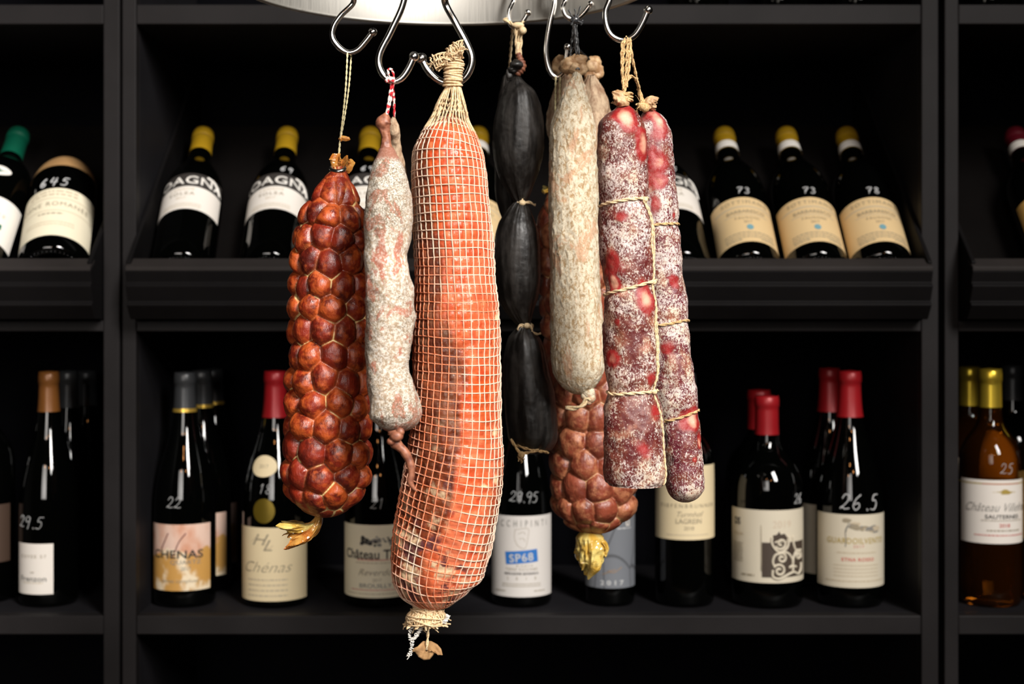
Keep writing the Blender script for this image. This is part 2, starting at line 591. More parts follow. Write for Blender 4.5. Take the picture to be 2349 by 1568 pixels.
# ================================================================ camera, light, room
cam = bpy.data.cameras.new('camera')
co = bpy.data.objects.new('camera', cam)
COL.objects.link(co)
co.location = (0, 0, ZC)
co.rotation_euler = (math.pi / 2, 0, 0)
cam.sensor_width = 36.0
cam.lens = 36.0 * F / 2349.0
cam.shift_y = -(784.0 - HY) / 2349.0
cam.clip_start = 0.05
cam.dof.use_dof = True
cam.dof.focus_distance = 1.10
cam.dof.aperture_fstop = 8.0
SC.camera = co
SC.view_settings.view_transform = 'Standard'
SC.view_settings.look = 'None'
SC.view_settings.gamma = 1.0
SC.view_settings.use_curve_mapping = False
SC.view_settings.exposure = 0.0
cy = SC.cycles
cy.use_denoising = True
cy.max_bounces = 7
cy.diffuse_bounces = 3
cy.glossy_bounces = 3
cy.transmission_bounces = 7
cy.caustics_reflective = False
cy.caustics_refractive = False
cy.sample_clamp_indirect = 4.0


def area(name, loc, aim, size, power, col, shape='RECTANGLE'):
    l = bpy.data.lights.new(name, 'AREA')
    l.shape = shape
    l.size, l.size_y = size
    l.energy = power
    l.color = col
    o = bpy.data.objects.new(name, l)
    COL.objects.link(o)
    o.location = loc
    o.rotation_euler = (Vector(aim) - Vector(loc)).to_track_quat('-Z', 'Y').to_euler()
    return o


KX, KY, KZ = 1.50, -1.60, ZC + 2.05
AZ = math.radians(40)
KEY = area('key_window_light', (KX, KY, KZ), (KX - 3.3 * math.sin(AZ), KY + 3.3 * math.cos(AZ), ZC - 0.38), (0.72, 1.90), 51, (1.0, 0.965, 0.92))
KEY.data.spread = math.radians(64)
FILL = area('side_window_light', (-0.75, -2.80, ZC + 0.75), (-1.05, 1.7, ZC - 0.05), (1.50, 1.70), 8.5, (1.0, 0.95, 0.89))
FILL.data.spread = math.radians(60)
for i, (x, y, z) in enumerate(((-0.15, -0.9, 1.15), (0.55, -1.1, 1.0), (-0.6, -1.4, 1.05))):
    l = bpy.data.lights.new('warm_bulb', 'POINT')
    l.energy = 3.5
    l.color = (1.0, 0.42, 0.14)
    l.shadow_soft_size = 0.035
    o = bpy.data.objects.new('warm_bulb', l)
    COL.objects.link(o)
    o.location = (x, y, ZC + z)
wd = bpy.data.worlds.new('world')
wd.use_nodes = True
wd.node_tree.nodes['Background'].inputs[0].default_value = (0.9, 0.85, 0.8, 1)
wd.node_tree.nodes['Background'].inputs[1].default_value = 0.02
SC.world = wd

m_wall = paint_mat('dark_wall_paint', (0.045, 0.042, 0.040), 0.8)
m_floor = Mat('dark_wood_floor')
wn = m_floor.noise(6, 4, 0.6, (8, 0.6, 1))
m_floor.set(Base_Color=m_floor.mix(wn, (0.05, 0.032, 0.02), (0.11, 0.07, 0.045)), Roughness=0.5)
for nm, b, mt in (('floor', (-3, 3, -3.2, 2.3, -0.1, 0), m_floor.m), ('ceiling', (-3, 3, -3.2, 2.3, 4.6, 4.7), m_wall),
                  ('wall_back', (-3, 3, 2.2, 2.3, 0, 4.6), m_wall), ('wall_front', (-3, 3, -3.3, -3.2, 0, 4.6), m_wall),
                  ('wall_left', (-3.1, -3, -3.2, 2.3, 0, 4.6), m_wall), ('wall_right', (3, 3.1, -3.2, 2.3, 0, 4.6), m_wall)):
    o = MB().box(*b).build(nm, mt, None, False)
    tag(o, None, None, None, 'structure')

# ================================================================ cabinets
D0, DB = 1.70, 2.04           # front and back planes of the shelving
T_TOP = (Z(55, D0), Z(10, D0))
T_MID = (Z(760, D0), Z(735, D0))
T_LOW = (Z(1455, D0), Z(1412, D0))


def cabinet(label, xl0, xl1, xr0, xr1):
    t = thing('wine_cabinet', label, 'cabinet', ((xl0 + xr1) / 2, D0, 0), 'charcoal wine cabinets')
    zt = 2.35
    for x0, x1 in ((xl0, xl1), (xr0, xr1)):
        MB().box(x0, x1, D0 + 0.018, DB, 0.0, zt).build('side_panel', M['paint_in_shade'], t, False)
        bevel(MB().box(x0, x1, D0, D0 + 0.0178, 0.0, zt).build('lit_front_edge', M['paint'], t, False), 0.0012)  # added strip: keeps the board front lighter than the shade-toned inner paint
    for z0, z1 in (T_TOP, T_MID, T_LOW, (0.62, 0.643), (0.10, 0.123), (zt - 0.022, zt)):
        MB().box(xl1 + 0.0003, xr0 - 0.0003, D0 + 0.019, DB - 0.012, z0, z1).build('shelf', M['paint_in_shade'], t, False)
        bevel(MB().box(xl1 + 0.0003, xr0 - 0.0003, D0 + 0.001, D0 + 0.0188, z0, z1).build('lit_front_edge', M['paint'], t, False), 0.0012)
    MB().box(xl1 + 0.0002, xr0 - 0.0002, DB - 0.012, DB, 0.0, zt - 0.023).build('back_panel', M['paint_back_shade'], t, False)
    return t


XL = [X(237, D0), X(274, D0)]
XM = [X(280, D0), X(312, D0), X(2114, D0), X(2153, D0)]
XR = [X(2167, D0), X(2199, D0)]
cabinet('charcoal wine cabinet in the middle, behind the hanging sausages', *XM)
cabinet('charcoal wine cabinet at the left edge, holding the green capsule bottle', XL[0] - 0.92, XL[0] - 0.90, *XL)
cabinet('charcoal wine cabinet at the right edge, holding the amber sweet wine', *XR, XR[1] + 0.90, XR[1] + 0.92)

ALPHA = math.radians(47)
U = np.array([0, math.sin(ALPHA), math.cos(ALPHA)])      # along a reclining bottle
NV = np.array([0, -math.cos(ALPHA), math.sin(ALPHA)])    # up off the tray board
BASE_D, BASE_Z = 1.700, ZC + 0.0295


def tray(label, x0, x1):
    t = thing('display_tray', label, 'display tray', ((x0 + x1) / 2, 1.70, T_MID[1]), 'slanted bottle trays')
    z = lambda a: ZC + a
    fas = [(1.668, z(.0440)), (1.651, z(.0345)), (1.6512, z(.0338)), (1.656, z(.0215)), (1.6515, z(.0180)), (1.6520, z(.0162)), (1.661, z(-.0005)), (1.6565, z(-.0038)),
           (1.657, z(-.0056)), (1.672, z(-.0215)), (1.690, z(-.0215)), (1.678, z(.030))]
    bevel(MB().prism(fas, x0, x1).build('moulded_front', M['tray'], t, False), 0.0006, 1)
    bevel(MB().prism([(1.6685, z(.050)), (1.650, z(.0395)), (1.6505, z(.0347)), (1.6685, z(.0446))], x0, x1).build('front_lip', M['lip'], t, False), 0.0006, 1)
    q = np.array([0, BASE_D, BASE_Z]) - NV * 0.0415
    a, b = q - U * 0.004, q + U * 0.36
    a2, b2 = a - NV * 0.010, b - NV * 0.010
    MB().prism([(p[1], p[2]) for p in (a, b, b2, a2)], x0 + 0.0055, x1 - 0.0055).build('sloping_board', M['tray_in_shade'], t, False)
    ck = [(1.655, z(.046)), (1.990, z(.312)), (2.02, z(.312)), (2.02, z(-.0225)), (1.692, z(-.0225)), (1.674, z(-.019))]
    for xa, xb in ((x0 + 0.0001, x0 + 0.005), (x1 - 0.005, x1 - 0.0001)):
        bevel(MB().prism(ck, xa, xb).build('side_cheek', M['tray'], t, False), 0.0008, 1)


tray('wide slanted charcoal tray in the middle cabinet, behind the hanging sausages', XM[1] + 0.0005, XM[2] - 0.0005)
tray('slanted charcoal tray in the cabinet at the left edge', XL[0] - 0.899, XL[0] - 0.001)
tray('slanted charcoal tray in the cabinet at the right edge', XR[1] + 0.001, XR[1] + 0.899)

# ================================================================ bottles
PROF = {
    'burgundy': [(0, .030), (.45, .026), (.70, .008), (.86, .000), (.95, .004), (1, .018), (1, .42), (.985, .46), (.94, .505), (.86, .56), (.74, .62), (.60, .68), (.49, .735),
                 (.41, .785), (.36, .83), (.335, .87), (.32, .93), (.32, .950), (.340, .953), (.340, .982), (.33, .986), (.32, 1.0), (0, 1.0)],
    'bordeaux': [(0, .030), (.45, .026), (.70, .008), (.86, .000), (.95, .004), (1, .018), (1, .585), (.985, .62), (.93, .655), (.82, .69), (.66, .72), (.52, .742), (.42, .765),
                 (.375, .79), (.36, .84), (.35, .93), (.35, .945), (.372, .948), (.372, .982), (.36, .986), (.35, 1.0), (0, 1.0)],
    'albeisa': [(0, .030), (.45, .026), (.70, .008), (.86, .000), (.95, .004), (1, .018), (1, .52), (.985, .56), (.93, .60), (.83, .645), (.68, .69), (.53, .73), (.43, .765),
                (.385, .80), (.37, .85), (.35, .93), (.35, .945), (.372, .948), (.372, .982), (.36, .986), (.35, 1.0), (0, 1.0)],
    'hooded': [(0, .030), (.45, .026), (.70, .010), (.86, .000), (.95, .005), (1, .025), (1, .70), (.985, .74), (.95, .79), (.88, .845), (.76, .90), (.60, .945), (.42, .975), (.30, .988), (.25, .992), (.2, .994), (.15, .997), (.1, 1.0), (0, 1.0)],
    'stout': [(0, .030), (.45, .026), (.70, .008), (.86, .000), (.95, .004), (1, .02), (1, .545), (.975, .59), (.90, .635), (.77, .675), (.60, .708), (.45, .735), (.36, .765),
              (.32, .80), (.31, .93), (.31, .945), (.330, .95), (.330, .982), (.32, .986), (.31, 1.0), (0, 1.0)],
}


class Bottle:
    def __init__(s, name, label, group, kind, R, H, loc, axis=None, glass='glass', knurl=False):
        s.R, s.H = R, H
        s.root = thing(name, label, 'wine bottle', (0, 0, 0), group)
        p = np.array(PROF[kind], float)
        d = np.r_[0, np.cumsum(np.hypot(np.diff(p[:, 0]) * R, np.diff(p[:, 1]) * H))]
        # densify, keeping corners
        q = [p[0]]
        for i in range(len(p) - 1):
            L = d[i + 1] - d[i]
            k = 1 if L < 0.004 else min(6, int(L / 0.004))
            if 5 < i < len(p) - 8:
                k = max(k, 3)
            for j in range(1, k + 1):
                q.append(p[i] + (p[i + 1] - p[i]) * j / k)
        q = np.array(q)
        # smooth the shoulder
        for _ in range(6):
            r = q.copy()
            mk = (q[1:-1, 1] > .40) & (q[1:-1, 1] < .92)
            r[1:-1][mk] = (q[:-2] + 2 * q[1:-1] + q[2:])[mk] / 4
            q = r
        s.q = q * np.array([R, H])
        s.zr = s.q[np.argmax(s.q[:, 0] >= R * 0.999):]
        v, f = s.lathe(s.q, 48)
        mesh('glass_body', v, f, M[glass], s.root, True, None, True)
        if knurl:
            mb = MB()
            for k in range(44):
                a = 2 * math.pi * k / 44
                mb.add(*sphere((R * .84 * math.sin(a), R * .84 * math.cos(a), -0.0001), 0.0013, 5, 8))
            mb.build('base_beads', M[glass], s.root, local=True)
        s.place(loc, axis)

    def lathe(s, q, m):
        th = np.arange(m) * 2 * math.pi / m
        v = np.stack([q[:, 0][:, None] * np.sin(th), -q[:, 0][:, None] * np.cos(th), np.repeat(q[:, 1][:, None], m, 1)], -1).reshape(-1, 3)
        return v, grid_faces(len(q), m)

    def place(s, loc, axis):
        if axis is None:
            s.root.location = Vector([float(c) for c in loc])
            return
        z = np.asarray(axis, float)
        z /= np.linalg.norm(z)
        y = -NV - z * np.dot(-NV, z)
        y /= np.linalg.norm(y)
        x = np.cross(y, z)
        mt = Matrix([[x[0], y[0], z[0], loc[0]], [x[1], y[1], z[1], loc[1]], [x[2], y[2], z[2], loc[2]], [0, 0, 0, 1]])
        s.root.matrix_world = mt

    def turn(s, deg):
        s.root.rotation_euler = (0, 0, math.radians(deg))
        return s

    def r(s, z):
        return np.interp(z, s.zr[:, 1], s.zr[:, 0])

    def wrap(s, xy, zc, th0, eps=0.0004, rot=0.0):
        xy = np.asarray(xy, float)
        c, n = math.cos(rot), math.sin(rot)
        x = xy[:, 0] * c - xy[:, 1] * n
        z = zc + xy[:, 0] * n + xy[:, 1] * c
        r = s.r(z) + eps
        th = th0 + x / s.r(zc)
        return np.stack([r * np.sin(th), -r * np.cos(th), z], -1)

    def capsule(s, mat, z0, ring=None, name='capsule'):
        q = [(r + 0.0007, z) for r, z in s.q if z >= z0 and r > 0.001]
        q = [(float(s.r(z0)) + 0.0007, z0)] + q
        q[-1] = (q[-1][0] - 0.002, s.H + 0.0008)
        q += [(q[-1][0] - 0.004, s.H + 0.0012), (0, s.H + 0.0012)]
        v, f = s.lathe(np.array(q), 40)
        c = mesh(name, v, f, M[mat], s.root, True, None, True)
        if ring:
            s.band(ring, z0 - 0.0005, z0 + 0.004, c)
        return c

    def band(s, mat, z0, z1, parent=None, eps=0.0011, name='capsule_band'):
        q = np.array([(float(s.r(z)) + eps, z) for z in np.linspace(z0, z1, 6)])
        v, f = s.lathe(q, 40)
        return mesh(name, v, f, M[mat], parent or s.root, True, None, True)

    def patch(s, name, mat, w, h, zc, th0=0.0, parent=None, eps=0.0003, rot=0.0, shape=None):
        """w in metres of arc (or radians*R), h in metres"""
        nx, ny = max(4, int(abs(w) / 0.0025)), max(3, int(h / 0.003))
        gx, gy = np.meshgrid(np.linspace(-w / 2, w / 2, nx), np.linspace(-h / 2, h / 2, ny))
        if shape == 'oval':
            u, q = gx / (w / 2), gy / (h / 2)
            gx, gy = gx * np.sqrt(1 - q * q / 2), gy * np.sqrt(1 - u * u / 2)
        xy = np.stack([gx, gy], -1).reshape(-1, 2)
        v = s.wrap(xy, zc, th0, eps, rot)
        return mesh(name, v, grid_faces(ny, nx, False), M[mat], parent or s.root, True, None, True)

    def poly(s, name, mat, pts, zc, th0, parent, eps=0.0006):
        """flat outline (fan from its centre), wrapped on the glass"""
        p = np.asarray(pts, float)
        c = p.mean(0)
        n = len(p)
        xy = np.vstack([[c], (p + c) / 2, p])
        f = [(0, 1 + i, 1 + (i + 1) % n) for i in range(n)] + [(1 + i, 1 + n + i, 1 + n + (i + 1) % n, 1 + (i + 1) % n) for i in range(n)]
        return mesh(name, s.wrap(xy, zc, th0, eps), f, M[mat], parent, True, None, True)

    def strokes(s, name, mat, lines, zc, th0, w, parent, eps=0.0004, rot=0.0, flat=0.35):
        mb = MB()
        for ln in lines:
            p = spline(ln, max(8, 6 * len(ln))) if len(ln) > 2 else np.linspace(ln[0], ln[1], 6)
            c = s.wrap(p, zc, th0, eps, rot)
            mb.add(*tube(c, w / 2 * (1 - flat * 0), 6))
        return mb.build(name, M[mat], parent, local=True)

    def text(s, txt, zc, h, mat='ink', th0=0.0, parent=None, sx=1.0, bold=0.0, shear=0.0, space=1.0, eps=0.0007, rot=0.0, name='lettering'):
        v, f = glyphs(txt, bold, shear, space)
        xy = v * np.array([h * 1.40 * sx, h * 1.40])
        return mesh(name, s.wrap(xy, zc - h / 2, th0, eps, rot), f, M[mat], parent or s.root, False, None, True)

    def print(s, zc, w, h, mat='ink_faint', th0=0.0, parent=None, rows=1, gap=2.0, seed=0):
        """unreadable small print: rows of short dashes"""
        rg = random.Random(seed)
        mb = MB()
        for k in range(rows):
            x = -w / 2
            while x < w / 2:
                l = h * rg.uniform(0.8, 3.5)
                z = -k * h * gap
                l = min(l, w / 2 - x)
                mb.add(s.wrap([(x, z - h / 2), (x + l, z - h / 2), (x + l, z + h / 2), (x, z + h / 2)], zc, th0, 0.0006), [(0, 1, 2, 3)])
                x += l + h * 0.6
        return mb.build('small_print', M[mat], parent or s.root, False, local=True)

    def price(s, txt, zc, h, th0, slant=0.15, gap=0.72, w=0.00072):
        lines, x = [], 0.0
        for ch in txt:
            for st in DIG[ch]:
                lines.append([((x + a * .62 + slant * b) * h, (b - .5) * h) for a, b in st])
            x += gap if ch != '.' else gap * 0.55
        off = x * h / 2
        lines = [[(a - off, b) for a, b in ln] for ln in lines]
        return s.strokes('chalk_price', 'chalk', lines, zc, th0, w, s.root, rot=random.uniform(-.05, .05))


DIG = {
    '0': [[(.5, 1), (.1, .7), (.15, .15), (.55, 0), (.95, .4), (.85, .9), (.5, 1)]],
    '1': [[(.2, .75), (.55, 1), (.5, .5), (.45, 0)]],
    '2': [[(.1, .72), (.35, 1), (.75, .92), (.75, .62), (.4, .28), (.05, .05), (.2, .18), (.5, .05), (1.0, .1)]],
    '3': [[(.15, .9), (.5, 1), (.8, .8), (.45, .55), (.85, .35), (.6, .02), (.1, .08)]],
    '4': [[(.35, 1), (.1, .45), (.5, .42), (.95, .5)], [(.8, .95), (.7, .4), (.6, -.1)]],
    '5': [[(1.0, .98), (.45, .95), (.3, .6), (.65, .62), (.85, .35), (.6, .02), (.1, .05)]],
    '6': [[(.75, 1), (.3, .7), (.1, .25), (.4, 0), (.75, .2), (.6, .45), (.2, .35)]],
    '7': [[(.05, .9), (.5, 1), (.95, .95), (.6, .5), (.4, 0)], [(.3, .5), (.8, .55)]],
    '8': [[(.8, .85), (.45, 1), (.2, .8), (.5, .5), (.85, .2), (.5, 0), (.15, .2), (.5, .5), (.8, .85)]],
    '9': [[(.85, .85), (.5, 1), (.15, .75), (.4, .5), (.8, .65), (.85, .9), (.8, .5), (.65, -.1)]],
    '.': [[(.35, .08), (.45, .0), (.4, -.04)]],
}
_G = {}


def glyphs(txt, bold, shear, space):
    k = (txt, bold, shear, space)
    if k not in _G:
        cu = bpy.data.curves.new('t', 'FONT')
        cu.body = txt
        cu.align_x = 'CENTER'
        cu.offset = bold
        cu.shear = shear
        cu.space_character = space
        cu.resolution_u = 3
        o = bpy.data.objects.new('t', cu)
        COL.objects.link(o)
        dg = bpy.context.evaluated_depsgraph_get()
        me = bpy.data.meshes.new_from_object(o.evaluated_get(dg))
        v = np.array([(p.co.x, p.co.y) for p in me.vertices])
        f = [list(p.vertices) for p in me.polygons]
        bpy.data.objects.remove(o)
        bpy.data.curves.remove(cu)
        bpy.data.meshes.remove(me)
        _G[k] = (v, f)
    return _G[k]


LOWZ = T_LOW[1] + 0.0004
DU = 1.778      # depth of the front row of standing bottles
UP = 'standing wine bottles on the lower shelves'
RE = 'reclining wine bottles on the slanted trays'


def upright(label, kind, px, half_px, top_py, d=DU, name='wine_bottle', glass='glass', group=UP, base=None):
    z0 = LOWZ if base is None else base
    R = half_px * (d - 0.01) / F
    return Bottle(name, label, group, kind, R, Z(top_py, d) - z0, (X(px, d), d, z0), None, glass)


def lab_h(b, py_top, py_bot, d=DU):
    """label centre and height from the pixel rows of its front"""
    df = d - b.R
    z1, z0 = Z(py_top, df) - b.root.location.z, Z(py_bot, df) - b.root.location.z
    return (z0 + z1) / 2, z1 - z0


# ---- Chenas with two behind
b = upright('wine bottle with a pink and ochre watercolour label and grey capsule', 'burgundy', 424, 70.5, 853)
zc, h = lab_h(b, 1203, 1355)
z_of = lambda py, b=b, d=DU: Z(py, d - b.R) - LOWZ
b.capsule('cap_grey', z_of(948), 'gold')
L = b.patch('label', 'p_art', 0.088, h, zc, 0.0)
b.text('CHENAS', z_of(1271), 0.010, 'ink', -0.05, L, 1.25, 0.015)
b.text('QUARTZ', z_of(1289), 0.0052, 'ink_grey', 0.25, L, 1.3)
b.text('2017', z_of(1304), 0.0045, 'ink_grey', 0.25, L)
b.text('terres complices', z_of(1332), 0.0045, 'ink_soft', 0.05, L, 1.1)
b.strokes('brush_mark', 'cap_wine', [[(-.012, .03), (-.017, .02), (-.022, .01)], [(.010, .03), (.002, .02), (-.004, .006), (-.006, 0)]], zc, 0, 0.0014, L)
b.price('22', z_of(1153), 0.0135, -0.13)
for px, d, lb in ((463, 1.866, 'grey capsule wine bottle directly behind the watercolour label bottle'), (490, 1.952, 'grey capsule wine bottle at the back, third behind the watercolour label bottle')):
    b = upright(lb, 'burgundy', px, 70 * DU / d, Z(853, DU) * 0 + 845 if d > 1.9 else 848, d)
    b.capsule('cap_grey', b.H * 0.83, 'gold')
    b.patch('label', 'p_art', 0.088, h, zc, 0.0)

# ---- red capsule, script Chenas
b = upright('burgundy bottle with red capsule, oval neck badge and cream script label', 'burgundy', 632, 75, 850)
z_of = lambda py, b=b, d=DU: Z(py, d - b.R) - LOWZ
b.capsule('cap_red', z_of(962))
zc, h = lab_h(b, 1210, 1379)
L = b.patch('label', 'p_cream', 0.112, h, zc, 0.0)
b.text('H', z_of(1237), 0.014, 'ink_soft', -0.38, L, 1.3, 0, 0.4)
b.text('L', z_of(1250), 0.014, 'ink_soft', -0.10, L, 1.3, 0, 0.4)
b.strokes('flourish', 'ink_faint', [[(-.016, .004), (-.008, .010), (0, .004), (.006, -.004), (.012, 0)]], z_of(1250), -0.2, 0.0007, L)
b.text('Chénas', z_of(1300), 0.0135, 'ink_soft', -0.18, L, 1.15, -0.012, 0.45)
b.print(z_of(1330), 0.052, 0.0018, 'ink_faint', -0.1, L, 4, 3.6, 3)
o = b.patch('neck_badge', 'p_cream', 0.034, 0.026, z_of(1071), -0.30, None, 0.0004, 0, 'oval')
b.text('2017', z_of(1071), 0.0045, 'ink_soft', -0.30, o)
b.patch('seal', 'seal', 0.028, 0.030, z_of(1172), -0.20, None, 0.0004, 0, 'oval')
b.price('18', z_of(1122), 0.0115, -0.18)

# ---- Chateau Thivin
b = upright('burgundy bottle behind the pale sausage tail, cream label with black blackletter title', 'burgundy', 868, 77, 855)
z_of = lambda py, b=b, d=DU: Z(py, d - b.R) - LOWZ
b.capsule('cap_red', z_of(955))
zc, h = lab_h(b, 1204, 1371)
L = b.patch('label', 'p_ivory', 0.118, h, zc, 0.0)
rg = random.Random(4)
for k in range(46):
    x = rg.uniform(-.021, .026)
    cx, cz = x, .006 * math.cos(x * 70) * rg.uniform(-.3, 1) + rg.uniform(-.004, .003)
    rr = rg.uniform(.0010, .0028)
    b.poly('engraving', 'ink' if k % 2 else 'ink_grey', [(cx + rr * 1.4 * math.cos(a) * rg.uniform(.7, 1.2), cz + rr * math.sin(a) * rg.uniform(.7, 1.2)) for a in np.arange(9) * .698],
           z_of(1243), 0.06, L, 0.0005 + k * 0.00001)
b.text('Château Thivin', z_of(1271), 0.0115, 'ink', 0.03, L, 0.92, 0.02)
b.text('Reverdon', z_of(1312), 0.0080, 'ink_soft', 0.05, L, 1.1, 0, 0.4)
b.text('2017', z_of(1330), 0.0040, 'ink_soft', 0.05, L)
b.text('BROUILLY', z_of(1343), 0.0052, 'ink_grey', 0.0, L, 1.25, 0.01)
b.print(z_of(1284), 0.050, 0.0012, 'ink_red', 0.05, L, 1, 2, 2)
b.print(z_of(1291), 0.055, 0.0014, 'ink_faint', 0.05, L, 1, 2, 5)
b.print(z_of(1353), 0.066, 0.0010, 'ink_red', 0.0, L, 1, 2, 8)
b.print(z_of(1362), 0.080, 0.0014, 'ink_faint', 0.0, L, 1, 2, 6)
b.price('21', z_of(1155), 0.0125, 0.06)

# ---- SP68
b = upright('burgundy bottle with a white label and tilted blue rectangle reading SP68', 'burgundy', 1196, 70, 860)
z_of = lambda py, b=b, d=DU: Z(py, d - b.R) - LOWZ
b.capsule('cap_grey', z_of(955))
zc, h = lab_h(b, 1183, 1369)
L = b.patch('label', 'p_stone', 0.098, h, zc, 0.0)
b.text('OCCHIPINTI', z_of(1200), 0.0082, 'ink_grey', -0.02, L, 0.62, 0, 0, 2.0)
fr = [(-.008, .011), (.008, .012), (.0075, 0), (.004, -.012), (-.004, -.009), (-.0085, 0), (-.008, .011)]
b.strokes('line_drawing', 'ink_soft', [fr, [(-.004, .006), (.002, .008), (.005, .005)], [(-.003, 0), (.003, 0), (.004, -.004)]], z_of(1235), 0.0, 0.0005, L)
Bl = b.patch('blue_panel', 'p_blue', 0.0405, 0.0155, z_of(1277), 0.0, L, 0.0006, 0.085)
b.text('SP68', z_of(1278), 0.0098, 'chalk', 0.0, Bl, 1.02, 0.018, 0, 1.12, 0.0010, 0.085)
b.text('BIANCO', z_of(1297), 0.0030, 'ink_soft', 0.10, L, 0.7, 0, 0, 2.2)
b.text('TERRE SICILIANE', z_of(1305), 0.0036, 'ink_soft', 0.0, L, 0.72, 0, 0, 1.5)
b.text('INDICAZIONE GEOGRAFICA', z_of(1315), 0.0030, 'ink', 0.0, L, 0.8, 0.01)
b.text('2 0 1 8', z_of(1326), 0.0042, 'ink_soft', 0.0, L, 0.7, 0, 0, 3.0)
b.print(z_of(1339), 0.050, 0.0009, 'ink_soft', 0.0, L, 2, 3, 12)
b.print(z_of(1356), 0.016, 0.0012, 'ink_soft', -0.75, L, 1, 2, 14)
b.print(z_of(1356), 0.016, 0.0012, 'ink_soft', 0.62, L, 1, 2, 15)
b.price('29.95', z_of(1140), 0.0125, 0.06, 0.15, 0.62)

# ---- slate label
b = upright('bottle with a slate grey label behind the yellow casing tail', 'bordeaux', 1399, 57, 875)
z_of = lambda py, b=b, d=DU: Z(py, d - b.R) - LOWZ
b.capsule('cap_grey', z_of(990))
zc, h = lab_h(b, 1120, 1349)
L = b.patch('label', 'p_slate', 0.086, h, zc, 0.0)
b.strokes('orange_mark', 'cap_tan', [[(-.012, -.003), (-.004, 0), (.003, 0), (.012, .006)], [(-.006, .001), (.004, .003)]], z_of(1312), 0.02, 0.0008, L)
b.text('2 0 1 7', z_of(1336), 0.0056, 'chalk', 0.02, L, 1.3, 0.03)
b.text('u', z_of(1196), 0.012, 'p_white', 0.70, L, 0.9)
b.print(z_of(1212), 0.020, 0.0016, 'chalk', 0.55, L, 1, 2, 2)

# ---- Tiefenbrunner
b = upright('bordeaux bottle behind the frosted salami, pale yellow label low on the glass', 'bordeaux', 1570, 68, 855)
z_of = lambda py, b=b, d=DU: Z(py, d - b.R) - LOWZ
b.capsule('cap_grey', z_of(965))
zc, h = lab_h(b, 1068, 1238)
L = b.patch('label', 'p_cream', 0.104, h, zc, 0.0)
b.text('TIEFENBRUNNER', z_of(1160), 0.0048, 'ink_soft', 0.03, L, 1.05, 0, 0, 1.5)
b.text('Turmhof', z_of(1179), 0.0066, 'ink_soft', 0.03, L, 1.0, 0, 0.4)
b.text('LAGREIN', z_of(1195), 0.0062, 'ink_soft', 0.03, L, 0.95, 0.005)
b.text('2018', z_of(1211), 0.0046, 'ink_soft', 0.03, L)
b.print(z_of(1227), 0.056, 0.0011, 'ink_faint', 0.03, L, 1, 2, 2)
b.poly('crest', 'ink_gold', [(-.005, .004), (.005, .004), (.004, -.003), (0, -.006), (-.004, -.003)], z_of(1140), 0.02, L)

# ---- stout with scroll ornament
b = upright('stout bottle with red capsule and cream label with dark scroll ornament', 'stout', 1759, 82, 907)
bs = b
z_of = lambda py, b=b, d=DU: Z(py, d - b.R) - LOWZ
b.capsule('cap_red', z_of(1003))
zc, h = lab_h(b, 1170, 1337)
L = b.patch('label', 'p_pale', 0.128, h, zc, 0.0)
th = 0.41
P_ = b.patch('ornament_panel', 'p_brown', 0.064, 0.0425, z_of(1284), th, L, 0.0006)
zp = z_of(1284)
S = lambda pts: [(x * .001, y * .001) for x, y in pts]


def spiral(cx, cy, r0, a0, turns, sgn=1, n=14):
    return [(cx + r0 * (1 - k / n * .8) * math.cos(a0 + sgn * turns * 2 * math.pi * k / n), cy + r0 * (1 - k / n * .8) * math.sin(a0 + sgn * turns * 2 * math.pi * k / n)) for k in range(n + 1)]


for pts in ([(-20, 28), (-20, 20), (-15, 12), (-8, 8)] + [], spiral(-9, 20, 7.5, 3.6, 1.25, 1), [(2, 28), (0, 16), (-8, 9), (-16, 6), (-19, -2), (-17, -8)],
            spiral(-8, 2, 6.5, 2.2, 1.3, -1), [(-10, 10), (0, 8), (7, 0), (8, -6)], [(8, 28), (10, 16), (16, 8), (24, 10)], [(8, -6), (9, 2), (15, 10), (22, 8), (25, 0)],
            spiral(19, 3, 5.5, 1.0, 1.2, 1), spiral(-11, -13, 8, 2.6, 1.3, -1), [(-19, -12), (-19, -20), (-12, -23), (-4, -20), (4, -17), (10, -16), (18, -19), (24, -14), (25, -6)],
            [(2, -10), (8, -8), (8, -16)], [(14, -10), (8, -8)], [(8, 0), (8, -16)]):
    b.strokes('scroll', 'p_pale', [S(pts)], zp, th, 0.0032, P_, 0.0007)
b.poly('crown_shape', 'p_brown', S([(-20, 20), (-19, 30), (-14, 31), (-11, 35), (-9, 31), (-4, 32), (0, 27), (-2, 20)]), zp, th, L, 0.0005)
b.text('DS', z_of(1199), 0.0085, 'ink', -1.10, L, 0.8, 0.03)
b.print(z_of(1228), 0.018, 0.0030, 'ink_faint', -1.05, L, 1, 2, 4)
b.print(z_of(1250), 0.018, 0.0014, 'ink_soft', -1.08, L, 8, 2.2, 9)
b.print(z_of(1321), 0.018, 0.0026, 'ink_soft', -0.72, L, 1, 2, 5)
b.strokes('side_text', 'ink_soft', [[(0, -.030), (0, .026)]], zc, -0.33, 0.0010, L)
b.text('2019', z_of(1202), 0.0090, 'p_dim', 0.25, L, 1.0, -0.01)
b.price('26', z_of(1147), 0.0125, 0.86)
b2 = upright('red capsule bottle peeping out behind the stout scroll-label bottle', 'stout', 1741, 78, 893, 1.885)
b2.capsule('cap_red', b2.H * 0.8)

